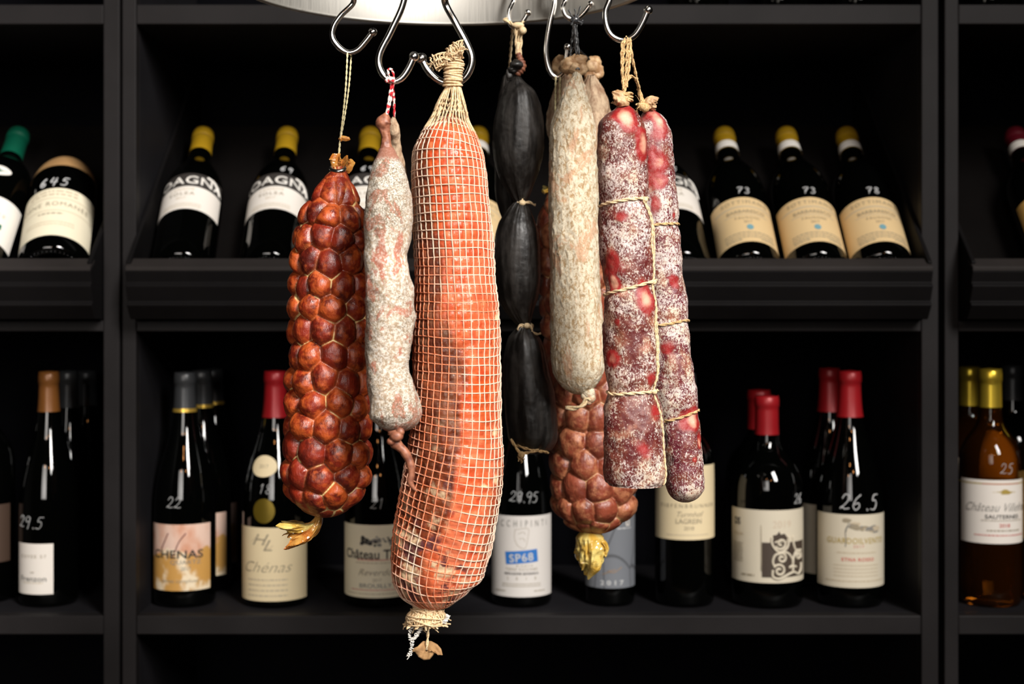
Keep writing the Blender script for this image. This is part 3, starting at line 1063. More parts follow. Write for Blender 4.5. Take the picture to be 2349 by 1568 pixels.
# ---- Guardoilvento
b = upright('burgundy bottle with red capsule and a windblown tree on its cream label', 'burgundy', 1949, 76, 850)
z_of = lambda py, b=b, d=DU: Z(py, d - b.R) - LOWZ
b.capsule('cap_red', z_of(961))
zc, h = lab_h(b, 1180, 1348)
L = b.patch('label', 'p_pale', 0.120, h, zc, 0.0)
rg = random.Random(9)
b.strokes('tree_trunk', 'ink_grey', [[(-.0145, -.014), (-.014, -.004), (-.0145, .006), (-.010, .016)], [(-.014, .004), (-.012, .010), (-.004, .013)]], z_of(1228), 0.0, 0.0011, L)
for k in range(18):
    u = rg.uniform(0, 1)
    cx, cz = -.014 + u * .040, .014 - u * .008 + rg.uniform(-.004, .005) * (1 - u * .6)
    rr = rg.uniform(.0024, .0050)
    b.poly('tree_crown', ('ink_grey', 'ink_soft', 'ink_faint')[k % 3], [(cx + rr * 1.5 * math.cos(a) * rg.uniform(.7, 1.2), cz + rr * .8 * math.sin(a) * rg.uniform(.7, 1.2)) for a in np.arange(9) * .698],
           z_of(1228), 0.0, L, 0.0005 + k * 0.00002)
b.text('GUARDOILVENTO', z_of(1240), 0.0072, 'ink_gold', 0.0, L, 0.84, 0.006, 0, 1.12)
b.text('2017', z_of(1253), 0.0032, 'ink_red', 0.03, L, 1, 0, 0, 1.6)
b.text('ETNA ROSSO', z_of(1283), 0.0042, 'ink_red', 0.03, L, 1.05, 0.015, 0, 1.15)
b.print(z_of(1268), 0.050, 0.0016, 'ink_faint', 0.0, L, 1, 2, 2)
b.print(z_of(1297), 0.058, 0.0012, 'ink_faint', 0.0, L, 4, 3.6, 3)
b.print(z_of(1333), 0.080, 0.0018, 'ink_faint', 0.0, L, 1, 2, 7)
b.price('26.5', z_of(1152), 0.0185, 0.10, 0.15, 0.78, 0.0015)
b2 = upright('red capsule bottle half hidden behind the windblown tree label bottle', 'burgundy', 1903, 70, 843, 1.88)
b2.capsule('cap_red', b2.H * 0.8)
b2.patch('label', 'p_pale', 0.11, 0.09, 0.066, 0.0)

# ---- left cabinet, lower shelf
b = upright('dark bottle with brown capsule and a small off-centre white label', 'burgundy', 112, 66, 852)
z_of = lambda py, b=b, d=DU: Z(py, d - b.R) - LOWZ
b.capsule('cap_brown', z_of(948))
zc, h = lab_h(b, 1247, 1363)
L = b.patch('label', 'p_white', 0.053, h, zc, -0.28)
b.text('CUVEE 57', z_of(1276), 0.0040, 'ink_soft', -0.26, L, 1.1, 0, 0, 1.4)
b.text('Frenzon', z_of(1327), 0.0066, 'ink_grey', -0.26, L, 1.2, 0.015)
b.print(z_of(1313), 0.005, 0.0012, 'ink_soft', -0.26, L, 1, 2, 1)
b.print(z_of(1337), 0.028, 0.0009, 'ink_faint', -0.26, L, 1, 2, 3)
b.price('29.5', z_of(1198), 0.0145, -0.38, 0.15, 0.7)
for px, d, lb in ((158, 1.88, 'unlit dark bottle directly behind the brown capsule bottle'), (200, 1.965, 'unlit dark bottle at the back of the shelf behind the brown capsule bottle')):
    b2 = upright(lb, 'burgundy', px, 62, 850, d)
    b2.capsule('cap_grey', b2.H * 0.83)
b = upright('bottle cut by the left picture edge, its label coloured as if shaded', 'bordeaux', -38, 70, 850, 1.80)
b.patch('label', 'p_shaded', 0.10, 0.072, 0.086, 0.0)
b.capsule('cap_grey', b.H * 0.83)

# ---- right cabinet, lower shelf
b = upright('clear bottle of amber sweet wine with gold capsule and pinkish label', 'bordeaux', 2271, 70, 845, DU, 'wine_bottle', 'amber')
z_of = lambda py, b=b, d=DU: Z(py, d - b.R) - LOWZ
b.capsule('cap_gold', z_of(938))
zc, h = lab_h(b, 1101, 1247)
L = b.patch('label', 'p_white', 0.108, h, zc, 0.0)
b.band('ink_gold', zc + h / 2 - 0.0055, zc + h / 2 - 0.004, L, 0.0005, 'gold_line')
b.text('Château Villefranche', z_of(1163), 0.0105, 'ink_grey', 0.22, L, 0.86, -0.005, 0.45)
b.text('SAUTERNES', z_of(1185), 0.0050, 'ink', 0.10, L, 1.2, 0.012)
b.text('2018', z_of(1205), 0.0044, 'ink_red', 0.14, L, 1.15, 0.01)
b.print(z_of(1194), 0.056, 0.0010, 'ink_soft', 0.14, L, 1, 2, 2)
b.print(z_of(1217), 0.044, 0.0016, 'ink_soft', 0.16, L, 1, 2, 3)
b.print(z_of(1228), 0.070, 0.0013, 'ink_red', 0.1, L, 1, 2, 4)
b.print(z_of(1110), 0.050, 0.0010, 'ink_red', 0.1, L, 1, 2, 5)
b.poly('ornament', 'ink_gold', [(-.016, 0), (-.006, .0012), (-.002, .0036), (.002, .0036), (.006, .0012), (.016, 0), (.004, -.0025), (-.004, -.0025)], z_of(1129), 0.16, L)
b.price('25', z_of(1075), 0.0125, 0.22)
b2 = upright('amber bottle with gold capsule behind the amber sweet wine', 'bordeaux', 2224, 63, 840, 1.905, 'wine_bottle', 'amber')
b2.capsule('cap_gold', b2.H * 0.82)
b2.patch('label', 'p_dim', 0.09, 0.078, 0.13, 0.0)
b2 = upright('grey capsule bottle behind the amber sweet wine, at the right edge', 'bordeaux', 2322, 60, 836, 1.972)
b2.capsule('cap_grey', b2.H * 0.83)
b2 = upright('amber bottle cut by the right picture edge', 'bordeaux', 2404, 66, 845, 1.80, 'wine_bottle', 'amber')
b2.capsule('cap_gold', b2.H * 0.82)
b2.patch('label', 'p_amber', 0.10, 0.085, 0.12, 0.0)

# ---- bottles on the top shelves, only their feet in view
TOPZ = T_TOP[1] + 0.0004
for px, lb, bx in ((1602, 'foot of a dark bottle on the top shelf, first from the steel ring', XM), (1792, 'foot of a dark bottle on the top shelf, second from the steel ring', XM),
                   (1972, 'foot of a dark bottle on the top shelf, beside the right post', XM), (2272, 'foot of a dark bottle on the top shelf of the right cabinet', XR)):
    upright(lb, 'bordeaux', px, 70, -520, 1.775, 'wine_bottle', 'glass', 'wine bottles on the top shelves', TOPZ)


# ---- reclining bottles
def recline(label, px_base, px_top, kind='albeisa', R=0.0375, H=0.285, knurl=True, alpha=None, base=(BASE_D, BASE_Z)):
    a = ALPHA if alpha is None else math.radians(alpha)
    u = np.array([0, math.sin(a), math.cos(a)])
    d, z = base
    p0 = np.array([X(px_base, d), d, z]) + NV * (R - 0.0385)
    d1 = d + u[1] * H
    p1 = np.array([X(px_top, d1), d1, z + u[2] * H])
    return Bottle('wine_bottle', label, RE, kind, R, H, p0, p1 - p0, 'glass', knurl)


def sottimano(label, pb, pt, price):
    b = recline(label, pb, pt)
    c = b.capsule('cap_yellow', 0.238)
    b.band('p_pure', 0.2385, 0.253, c, 0.0012, 'paper_strip')
    b.band('gold', 0.270, 0.2715, c, 0.0011, 'foil_line')
    L = b.patch('label', 'p_yellow', 0.104, 0.083, 0.063, 0.0)
    b.text('SOTTIMANO', 0.0955, 0.0065, 'ink_soft', 0.02, L, 0.95, 0.0, 0, 1.35)
    b.band_arc = b.patch('printed_line', 'ink_faint', 0.086, 0.0022, 0.0865, 0.0, L, 0.0005)
    b.text('BARBARESCO', 0.0775, 0.0060, 'ink_soft', 0.0, L, 0.95, 0.005)
    b.patch('printed_line', 'ink_faint', 0.056, 0.0012, 0.0715, 0.0, L, 0.0005)
    b.text('FAUSONI', 0.0655, 0.0046, 'ink_soft', 0.0, L, 1.0, 0, 0, 1.2)
    b.text('2017', 0.0580, 0.0042, 'ink_soft', 0.0, L, 0.9)
    b.poly('round_stamp', 'ink_teal', [(.0042 * math.cos(a), .0048 * math.sin(a)) for a in np.arange(16) * .3927], 0.0480, 0.04, L)
    b.print(0.0385, 0.064, 0.0016, 'ink_soft', 0.0, L, 3, 2.6, 5)
    b.print(0.0265, 0.020, 0.0018, 'ink_soft', -0.55, L, 1, 2, 7)
    b.print(0.0265, 0.020, 0.0018, 'ink_soft', 0.60, L, 1, 2, 8)
    b.price(price, 0.118, 0.0115, 0.05, 0.1, 0.8, 0.0014)
    return b


def roagna(label, pb, pt, price=None, turn=0.0, pth=0.2):
    b = recline(label, pb, pt, 'albeisa', 0.0375, 0.285)
    b.capsule('cap_yellow', 0.237)
    b.band('gold', 0.267, 0.2685, None, 0.0011, 'foil_line')
    L = b.patch('label', 'p_black', 0.106, 0.070, 0.118, turn)
    b.patch('white_panel', 'p_white', 0.1055, 0.044, 0.1045, turn, L, 0.0005)
    b.text('ROAGNA', 0.1395, 0.0150, 'p_pure', turn, L, 1.12, 0.012, 0, 1.06)
    b.strokes('white_arc', 'p_pure', [[(.026, .010), (.036, .008), (.044, .000), (.048, -.008)]], 0.1400, turn, 0.0035, L)
    b.text('LANGHE', 0.1210, 0.0042, 'ink_faint', turn - .08, L, 1.2, 0, 0, 1.2)
    b.text('SOLEA', 0.1125, 0.0056, 'ink_soft', turn - .08, L, 1.2, 0.01, 0, 1.25)
    b.text('2017', 0.1040, 0.0042, 'ink_faint', turn - .08, L, 1.1)
    b.print(0.0930, 0.050, 0.0011, 'ink_faint', turn - .05, L, 3, 2.6, 3)
    if price:
        b.price(price, 0.164, 0.0110, pth, 0.1, 0.8, 0.0014)
    return b


roagna('reclining bottle with yellow capsule and black and white label beside the left post', 416, 467, None, -0.08)
roagna('reclining black and white label bottle between the left post bottle and the chorizo', 618, 660, '69', -0.02, 0.35)
roagna('reclining black and white label bottle half hidden by the smoked chorizo and pale sausage', 828, 850, '69', 0.0, 0.1)
roagna('reclining black and white label bottle showing past the frosted salami', 1566, 1500, '195', 0.02, 0.0)
sottimano('reclining bottle with cream yellow label next to the black and white label', 1722, 1660, '73')
sottimano('reclining cream yellow label bottle in the middle of its three', 1877, 1802, '73')
sottimano('reclining cream yellow label bottle next to the right post', 2026, 1940, '78')
sottimano('reclining cream label bottle mostly hidden between the netted loin and black sausages', 1088, 1096, '73')
# left tray
b = recline('fat reclining bottle with tan foil hood and cream label in the left tray', 123, 156, 'hooded', 0.0420, 0.215, True, 47)
b.capsule('cap_tan', 0.163, None, 'foil_hood')
L = b.patch('label', 'p_ivory', 0.120, 0.092, 0.068, 0.0)
b.patch('printed_line', 'ink_faint', 0.11, 0.0012, 0.094, 0.0, L, 0.0005)
b.text('VOSNE ROMANÉE', 0.083, 0.0080, 'ink_soft', -0.02, L, 0.95, 0, 0, 1.15)
b.print(0.108, 0.060, 0.0030, 'ink_faint', 0.0, L, 2, 2.2, 2)
b.patch('printed_line', 'ink_faint', 0.11, 0.0010, 0.070, 0.0, L, 0.0005)
b.print(0.064, 0.030, 0.0022, 'ink_soft', 0.0, L, 1, 2, 3)
b.print(0.048, 0.060, 0.0012, 'ink_faint', 0.0, L, 2, 4, 4)
b.price('645', 0.128, 0.0150, 0.0, 0.1, 0.85, 0.0016)
b = recline('reclining bottle with green capsule and white label at the left edge', -67, 44, 'bordeaux', 0.0385, 0.285)
b.capsule('cap_green', 0.228)
L = b.patch('label', 'p_pure', 0.116, 0.078, 0.070, 0.0)
o = b.patch('neck_badge', 'p_pure', 0.046, 0.020, 0.158, 0.05, None, 0.0004, 0, 'oval')
b.poly('green_leaf', 'p_green', [(-.010, 0), (0, .004), (.012, 0), (0, -.004)], 0.158, 0.22, o)
b.patch('green_strip', 'p_green', 0.040, 0.009, 0.058, 0.35, L, 0.0006)
b.text('ALSACE', 0.078, 0.0055, 'ink_faint', 0.40, L, 1.1, 0, 0, 1.4)
b = recline('reclining bottle with wine red capsule and amber label at the right edge', 2452, 2326)
c = b.capsule('cap_wine', 0.238)
b.band('p_pure', 0.2385, 0.253, c, 0.0012, 'paper_strip')
b.patch('label', 'p_amber', 0.104, 0.083, 0.075, 0.0)
# ================================================================ hanging rack
RD, RC, RR = 1.157, -0.056, 0.173           # ring centre depth, centre x, radius
RZ0 = ZC + 0.2567
RZ1 = RZ0 + 0.052
rack = thing('hanging_rack', 'round brushed steel rack hoop at the top, with the meat hooks on it', 'hanging rack', (RC, RD, RZ0))
n = 160
th = np.arange(n) * 2 * math.pi / n
prof = [(RR - .0016, RZ1), (RR + .0016, RZ1), (RR + .0016, RZ0 + .0025), (RR + .0010, RZ0 + .0006), (RR - .0010, RZ0 + .0006), (RR - .0034, RZ0 + .0010), (RR - .0036, RZ0 + .0026), (RR - .0016, RZ0 + .0040)]
v = np.array([[RC + r * math.sin(t), RD - r * math.cos(t), z] for r, z in prof + prof[:1] for t in th])
mesh('steel_band', v, grid_faces(len(prof) + 1, n), M['steel'], rack)
for a in (0.5, 2.6, 4.7):
    p = np.array([RC + RR * .985 * math.sin(a), RD - RR * .985 * math.cos(a), RZ1 - .004])
    q = np.array([RC, RD, RZ1 + .42])
    mesh('suspension_cable', *tube(spline([p, q], 12), .0012, 8), M['chrome'], rack)
mesh('ceiling_rod', *tube([(RC, RD, RZ1 + .415), (RC, RD, 4.56)], .004, 10), M['chrome'], rack)
mesh('ceiling_plate', *tube([(RC, RD, 4.555), (RC, RD, 4.5995)], .04, 24), M['chrome'], rack)


def hook(label, pts, d, ang, r=.0023, top=None):
    """pts from the ball end to the last visible pixel at depth d; then up and over the rim at angle ang"""
    low = [W(x, y, d) for x, y in pts]
    rim = lambda rr, z: np.array([RC + rr * math.sin(ang), RD - rr * math.cos(ang), z])
    e = r + .0050
    g = -1 if math.hypot(low[-1][0] - RC, low[-1][1] - RD) < RR else 1
    over = [rim(RR + g * e * 1.7, max(RZ0 + .004, low[-1][2] + .010)), rim(RR + g * e, RZ1 - .012), rim(RR + g * e * .8, RZ1 + e * .9), rim(RR, RZ1 + e * 1.5), rim(RR - g * e * .8, RZ1 + e * .9), rim(RR - g * e, RZ1 - .006), rim(RR - g * e * 1.2, RZ1 - .018)]
    p = spline(low + over, 90)
    t = thing('meat_hook', label, 'hook', low[len(low) // 2], 'steel hooks on the round rack')
    mesh('wire', *tube(p, r, 12), M['chrome'], t)
    mesh('ball_tip', *sphere(low[0], r * 1.55, 12, 16), M['chrome'], t)
    return t


HK = [
    ('steel hook carrying the smoked chorizo on its long pale string', [(855, 74), (838, 96), (820, 115), (802, 121), (787, 116), (771, 101), (762, 84), (766, 60), (781, 37), (812, 0)], 1.050, -0.42, .0021),
    ('steel hook carrying the white mould sausage on red and white twine', [(950, 130), (936, 160), (921, 180), (906, 187), (893, 184), (877, 168), (869, 145), (873, 119), (896, 74), (927, 0)], 1.000, -0.08, .0023),
    ('steel hook opening to the netted loin, its ball tip beside the net tuft', [(967, 134), (981, 160), (1000, 180), (1020, 190), (1045, 190), (1066, 179), (1080, 155), (1082, 130), (1071, 101), (1046, 54), (1020, 0)], 1.046, 0.06, .0026),
    ('thin steel hook far side of the rack, carrying the black sausages', [(1211, 29), (1202, 45), (1192, 57), (1181, 63), (1172, 57), (1167, 40), (1169, 22), (1179, 0)], 1.292, 2.80, .0021),
    ('long steel hook beside the black twine, over the cream salami', [(1303, 108), (1297, 152), (1290, 169), (1278, 178), (1266, 170), (1256, 145), (1253, 112), (1262, 52), (1272, 0)], 1.290, 2.55, .0025),
    ('short steel hook tied with dark twine, carrying the cream salami bunch', [(1355, 9), (1343, 25), (1331, 38), (1318, 44), (1305, 42), (1295, 32), (1291, 16), (1298, 0)], 1.268, 2.42, .0021),
    ('steel hook carrying the two red salamis on jute twine', [(1487, 23), (1473, 55), (1456, 81), (1436, 92), (1420, 91), (1402, 80), (1391, 57), (1389, 27), (1398, 0)], 1.060, 0.95, .0022),
]
for lb, pts, d, a, r in HK:
    hook(lb, pts, d, a, r)


# ================================================================ sausage bodies
class Body:
    """surface of revolution along a bent axis. prof rows: (py, px centre, half width px)"""

    def __init__(s, prof, d, n, m, cap0=0, cap1=0, disp=None, power0=.5, power1=.5):
        prof = np.array(prof, float)
        k = np.linspace(0, 1, n)
        k = .5 - .5 * np.cos(np.pi * k) * 1.0
        k = .25 * k + .75 * np.linspace(0, 1, n) if not (cap0 or cap1) else .5 * k + .5 * np.linspace(0, 1, n)
        py = prof[0, 0] + k * (prof[-1, 0] - prof[0, 0])
        st = spline(prof[:, [0, 1]] * 1.0, 800)
        px = np.interp(py, st[:, 0], st[:, 1])
        sh = spline(prof[:, [0, 2]], 800)
        hw = np.interp(py, sh[:, 0], np.maximum(sh[:, 1], .3))
        if cap0:
            x = np.clip((py - py[0]) / cap0, 0, 1)
            hw = hw * np.maximum(1 - (1 - x)**2, 0)**power0
        if cap1:
            x = np.clip((py[-1] - py) / cap1, 0, 1)
            hw = hw * np.maximum(1 - (1 - x)**2, 0)**power1
        hw = np.maximum(hw, .25)
        dd = np.full(n, float(d)) if np.isscalar(d) else np.interp(py, [a for a, _ in d], [b for _, b in d])
        s.py, s.px, s.hw, s.d = py, px, hw, dd
        ax = np.stack([(px - CX) * dd / F, dd, ZC - (py - HY) * dd / F], -1)
        s.ax = ax
        s.s = np.r_[0, np.cumsum(np.linalg.norm(np.diff(ax, axis=0), axis=1))]
        s.r = hw * dd / F
        s.n, s.m = n, m
        s.th = (np.arange(m) + .5) * 2 * math.pi / m - math.pi        # 0 faces the camera, + to the right
        t = np.gradient(ax, axis=0)
        t /= np.linalg.norm(t, axis=1)[:, None]
        e1 = np.array([0, -1.0, 0]) - t * (t @ np.array([0, -1.0, 0]))[:, None]
        e1 /= np.linalg.norm(e1, axis=1)[:, None]
        e2 = np.cross(e1, t)
        e2 *= np.sign(e2[:, :1] + 1e-12)
        # keep rings level-ish: tangent only partly followed
        s.t, s.e1, s.e2 = t, e1, e2
        c, sn = np.cos(s.th), np.sin(s.th)
        s.dirs = c[None, :, None] * e1[:, None, :] + sn[None, :, None] * e2[:, None, :]
        s.P0 = ax[:, None, :] + s.r[:, None, None] * s.dirs
        s.P = s.P0
        s.attrs = {}
        if disp is not None:
            s.P = s.P0 + np.asarray(disp(s))[..., None] * s.dirs

    def fade(s, a, b):
        """0 at both ends, 1 in the middle (metres)"""
        L = s.s[-1]
        return np.clip(s.s / a, 0, 1) * np.clip((L - s.s) / b, 0, 1)

    def at(s, th, py, off=0.0):
        """point on the surface at angle th and pixel row py of the axis, lifted by off"""
        th, py = np.broadcast_arrays(np.asarray(th, float), np.asarray(py, float))
        i = np.interp(py, s.py, np.arange(s.n))
        i0 = np.clip(i.astype(int), 0, s.n - 2)
        fi = (i - i0)[:, None]
        j = ((th + math.pi) / (2 * math.pi) * s.m - .5) % s.m
        j0 = np.floor(j).astype(int)
        fj = (j - j0)[:, None]
        j0 %= s.m
        j1 = (j0 + 1) % s.m
        g = lambda A: (A[i0, j0] * (1 - fi) + A[i0 + 1, j0] * fi) * (1 - fj) + (A[i0, j1] * (1 - fi) + A[i0 + 1, j1] * fi) * fj
        return g(s.P) + np.asarray(off)[..., None] * g(s.dirs)

    def spots(s, lst):
        """fat spots given as (px, py, radius px[, stretch])"""
        a = np.zeros((s.n, s.m))
        for q in lst:
            px, py, rp = q[:3]
            st = q[3] if len(q) > 3 else 1.0
            i = int(np.interp(py, s.py, np.arange(s.n)))
            th0 = math.asin(max(-.98, min(.98, (px - s.px[i]) / s.hw[i])))
            dth = (s.th - th0 + math.pi) % (2 * math.pi) - math.pi
            dx = dth[None, :] * s.r[:, None]
            ds = (s.s - s.s[i])[:, None] / st
            rr = rp * s.d[i] / F
            w = 1 + .7 * vnoise(s.P0 * 95, 5)
            a = np.maximum(a, (q[4] if len(q) > 4 else 1.0) * np.exp(-(dx**2 + ds**2) / (rr * w)**2))
        return a

    def build(s, name, mat, parent):
        v = s.P.reshape(-1, 3)
        f = grid_faces(s.n, s.m) + [list(range(s.m)), list(range((s.n - 1) * s.m, s.n * s.m))[::-1]]
        return mesh(name, v, f, mat, parent, True, {k: a.reshape(-1) for k, a in s.attrs.items()})

    def ring(s, py, tilt=0.0, off=.0008, n=90, wob=2.0, seed=0, bow=0.0):
        th = np.linspace(-math.pi, math.pi, n)
        y = py + tilt * np.sin(th) + bow * np.cos(th) + wob * vnoise(np.stack([np.cos(th) * 1.3, np.sin(th) * 1.3, np.full(n, seed * 3.7)], -1), seed)
        return s.at(th, y, np.full(n, off))


def hang(name, label, cat, body, group=None):
    p = body.ax[-1]
    return thing(name, label, cat, p, group)


def px_path(pts, d):
    """pixel path at depth d (or per point depths)"""
    return [W(q[0], q[1], q[2] if len(q) > 2 else d) for q in pts]


def cordm(name, pts, d, R, mat, parent, n=80, strands=2, fuzz=0.0):
    return mesh(name, *rope(spline(px_path(pts, d), n), R, 6, strands, 0.9, fuzz), M[mat], parent)


def fibres(mb, c, n, L, r, spread=1.0, down=0.0, seed=1, curl=.35):
    rg = np.random.default_rng(seed)
    for _ in range(n):
        dr = rg.normal(0, 1, 3) * spread
        dr[2] -= down
        dr /= np.linalg.norm(dr) + 1e-9
        l = L * rg.uniform(.4, 1)
        p = [np.asarray(c, float) + rg.normal(0, L * .12, 3)]
        for k in range(5):
            dr = dr + rg.normal(0, curl, 3)
            dr[2] -= .12 * down
            dr /= np.linalg.norm(dr)
            p.append(p[-1] + dr * l / 5)
        mb.add(*tube(spline(p, 12), r, 5))
    return mb


def blob(c, r, squash=(1, 1, 1), seed=0):
    v, f = sphere((0, 0, 0), 1.0, 18, 26, (1, 1, 1))
    k = 1 + .28 * fbm(v * 1.3 + seed * 7.7, 2, seed) + .08 * fbm(v * 4.5 + seed, 2, seed + 3)
    return v * k[:, None] * np.asarray(squash) * r + np.asarray(c), f


def casing_tail(name, mat, path, r0, r1, parent, folds=5, seed=0, flat=.55, thick=.0004, prof=(0, .25, .85, 1.0, .8), fl=.20):
    """crumpled flared skin along a path"""
    rg = np.random.default_rng(seed)
    n, m = 26, 44
    p = spline(path, n)
    t, a, b = frames(p)
    th = np.arange(m) * 2 * math.pi / m
    k = np.linspace(0, 1, n)
    R = r0 + (r1 - r0) * np.interp(k, [0, .15, .5, .8, 1], prof)
    ph = rg.uniform(0, 6.28, 6)
    amp = np.clip(k * 2.2, 0, 1)[:, None]
    w = (1 + amp * (fl * np.sin(folds * th + ph[0] + 1.5 * k[:, None]) + fl * .5 * np.sin((folds * 2 + 1) * th + ph[1] - 2 * k[:, None])))
    q = np.stack([np.broadcast_to(np.cos(th) * 6, (n, m)), np.broadcast_to(np.sin(th) * 6, (n, m)), np.repeat(k[:, None] * 7, m, 1)], -1)
    w = w + amp * (.34 * np.abs(fbm(q * .30, 2, seed)) + .16 * fbm(q * .8, 2, seed + 5) - .12)
    x, y = R[:, None] * w * np.cos(th), R[:, None] * w * np.sin(th) * flat
    edge = (k[:, None]**6) * (.5 * vnoise(np.stack([np.cos(th) * 2.2, np.sin(th) * 2.2, np.full(m, seed)], -1), seed + 3))[None, :] * r1 * .9
    v = p[:, None, :] + x[..., None] * a[:, None, :] + y[..., None] * b[:, None, :] + edge[..., None] * t[:, None, :]
    o = mesh(name, v.reshape(-1, 3), grid_faces(n, m), M[mat], parent, mat == 'casing_tan')
    s = o.modifiers.new('skin', 'SOLIDIFY')
    s.thickness = thick
    return o


# ---------------------------------------------------------------- chorizo (netted, knobbly)
def knobs(nr, ds, A, seed, twist=0.0, skew=0.0):
    def fn(s):
        rg = np.random.default_rng(seed)
        L = s.s[-1]
        rows = int(L / ds) + 2
        cs = []
        for k in range(-1, rows):
            for j in range(nr):
                th = (j + .5 * (k % 2)) * 2 * math.pi / nr + twist * k + rg.normal(0, .085 * 9 / nr)
                cs.append((th, k * ds + rg.normal(0, ds * .12) + skew * math.sin(th), rg.uniform(0, 1)))
        cs = np.array(cs)
        th = np.broadcast_to(s.th, (s.n, s.m)).reshape(-1)
        ss = np.repeat(s.s, s.m)
        rr = np.repeat(np.maximum(s.r, .006), s.m)
        ss = ss + .0010 * vnoise(s.P0.reshape(-1, 3) * 70, seed + 1)
        d1 = np.full(len(th), 9.)
        d2 = np.full(len(th), 9.)
        rid = np.zeros(len(th))
        for t0, s0, q in cs:
            dt = (th - t0 + math.pi) % (2 * math.pi) - math.pi
            dd = np.hypot(dt * rr, (ss - s0) * 1.0)
            c = dd < d1
            d2 = np.where(c, d1, np.minimum(d2, dd))
            rid = np.where(c, q, rid)
            d1 = np.where(c, dd, d1)
        e = (d2 - d1) / 2
        h = 1 - np.exp(-e / .0028)
        dome = np.sqrt(np.clip(1 - (d1 / (ds * .74))**2, 0, 1))
        h = A * (.45 * h + .75 * dome) * (0.75 + .5 * rid)
        h = h + .0005 * fbm(s.P0.reshape(-1, 3) * 160, 3, seed)
        s.attrs['edge'] = e
        s.attrs['rnd'] = rid
        fd = np.repeat(np.clip(s.fade(.03, .012), .15, 1), s.m)
        return ((h - A * .75) * fd).reshape(s.n, s.m)
    return fn


pf = [(383, 775, 12), (395, 776, 20), (420, 773, 37), (460, 768, 56), (500, 764, 72), (560, 761, 82), (640, 760, 86), (740, 759, 88), (840, 758, 91), (940, 755, 94), (1010, 750, 98), (1070, 747, 98), (1120, 747, 94), (1186, 748, 90)]
B1 = Body(pf, 1.062, 400, 250, 0, 95, knobs(9, .0176, .0072, 3, .03))
t = hang('hanging_chorizo', 'thick dark red smoked chorizo, knobbly in its cord net, hanging first from the chenas side', 'sausage', B1, 'knobbly netted chorizos')
t['label'] = 'shiny dark red smoked chorizo with knobbly skin, hung on a long pale string'
B1.build('body', M['chorizo'], t)
cordm('string', [(797, 121, 1.0465), (793, 200, 1.0475), (786, 270, 1.055), (779, 330, 1.064), (774, 386, 1.068)], 1.06, .00070, 'pale_cord', t)
cordm('string', [(806, 124, 1.0535), (800, 200, 1.0535), (790, 270, 1.058), (781, 322, 1.066), (776, 386, 1.070)], 1.06, .00070, 'pale_cord', t)
mb = MB().add(*blob(W(790, 318, 1.063), .0026, (1.5, .6, .7), 2)).add(*blob(W(782, 317, 1.063), .0017, (.8, .8, 1.5), 4))
mb.build('casing_scrap', M['casing_orange'], t)
casing_tail('casing_tuft', 'casing_orange', px_path([(775, 398), (778, 388), (784, 378), (786, 366)], 1.070), .0055, .0092, t, 4, 5, .8)
pp = spline([W(775 + 15 * math.cos(a), 386 + 7 * math.sin(a), 1.0605 - .0085 * math.cos((a - 1.4)) * .6) for a in np.linspace(-.6, 3.4, 14)], 40)
mesh('metal_clip', *tube(pp, .0017, 8), M['clip'], t)
casing_tail('casing_tail', 'casing_orange', px_path([(733, 1178), (728, 1196), (714, 1214), (690, 1228), (664, 1240)], 1.070), .0042, .0110, t, 3, 12, .6)
casing_tail('casing_flap', 'casing_yellow', px_path([(722, 1200), (704, 1208), (680, 1208), (652, 1206)], 1.066), .0030, .0128, t, 3, 21, .30)

# rear chorizo
pf = [(430, 1275, 12), (450, 1277, 26), (490, 1284, 50), (540, 1295, 66), (620, 1313, 78), (720, 1330, 86), (840, 1345, 92), (940, 1355, 95), (1020, 1359, 96), (1090, 1361, 96), (1140, 1363, 94), (1224, 1366, 88)]
B2 = Body(pf, 1.348, 330, 230, 0, 84, knobs(9, .0218, .0070, 8, .03))
t = hang('hanging_chorizo', 'paler brown red knobbly chorizo hanging behind the cream salami and red salami', 'sausage', B2, 'knobbly netted chorizos')
B2.build('body', M['chorizo_pale'], t)
cordm('string', [(1275, 174, 1.2865), (1274, 230, 1.283), (1274, 318, 1.286), (1274, 432, 1.346)], 1.3, .0009, 'pale_cord', t)
cordm('string', [(1285, 176, 1.2865), (1284, 230, 1.283), (1280, 318, 1.286), (1276, 432, 1.347)], 1.3, .0009, 'pale_cord', t)
casing_tail('casing_tuft', 'casing_yellow', px_path([(1274, 444), (1268, 432), (1260, 424)], 1.348), .0055, .0120, t, 4, 15, .8)
casing_tail('casing_tail', 'casing_yellow', px_path([(1352, 1216), (1353, 1236), (1355, 1262), (1352, 1290), (1345, 1310)], 1.345), .0110, .0190, t, 3, 33, .75, .0004, (0, .80, 1.0, .60, -.40), .05)
casing_tail('casing_flap', 'casing_yellow', px_path([(1356, 1228), (1372, 1236), (1386, 1252), (1384, 1276)], 1.340), .0060, .0095, t, 3, 37, .35)


# ---------------------------------------------------------------- white mould sausage
def lumpy(a1, f1, a2, f2, seed, fd=.01, vert=1.0):
    def fn(s):
        q = s.P0 * np.array([1, 1, vert])
        return (a1 * fbm(q * f1, 2, seed) + a2 * fbm(q * f2, 3, seed + 9)) * np.clip(s.fade(fd, fd), .1, 1)[:, None]
    return fn


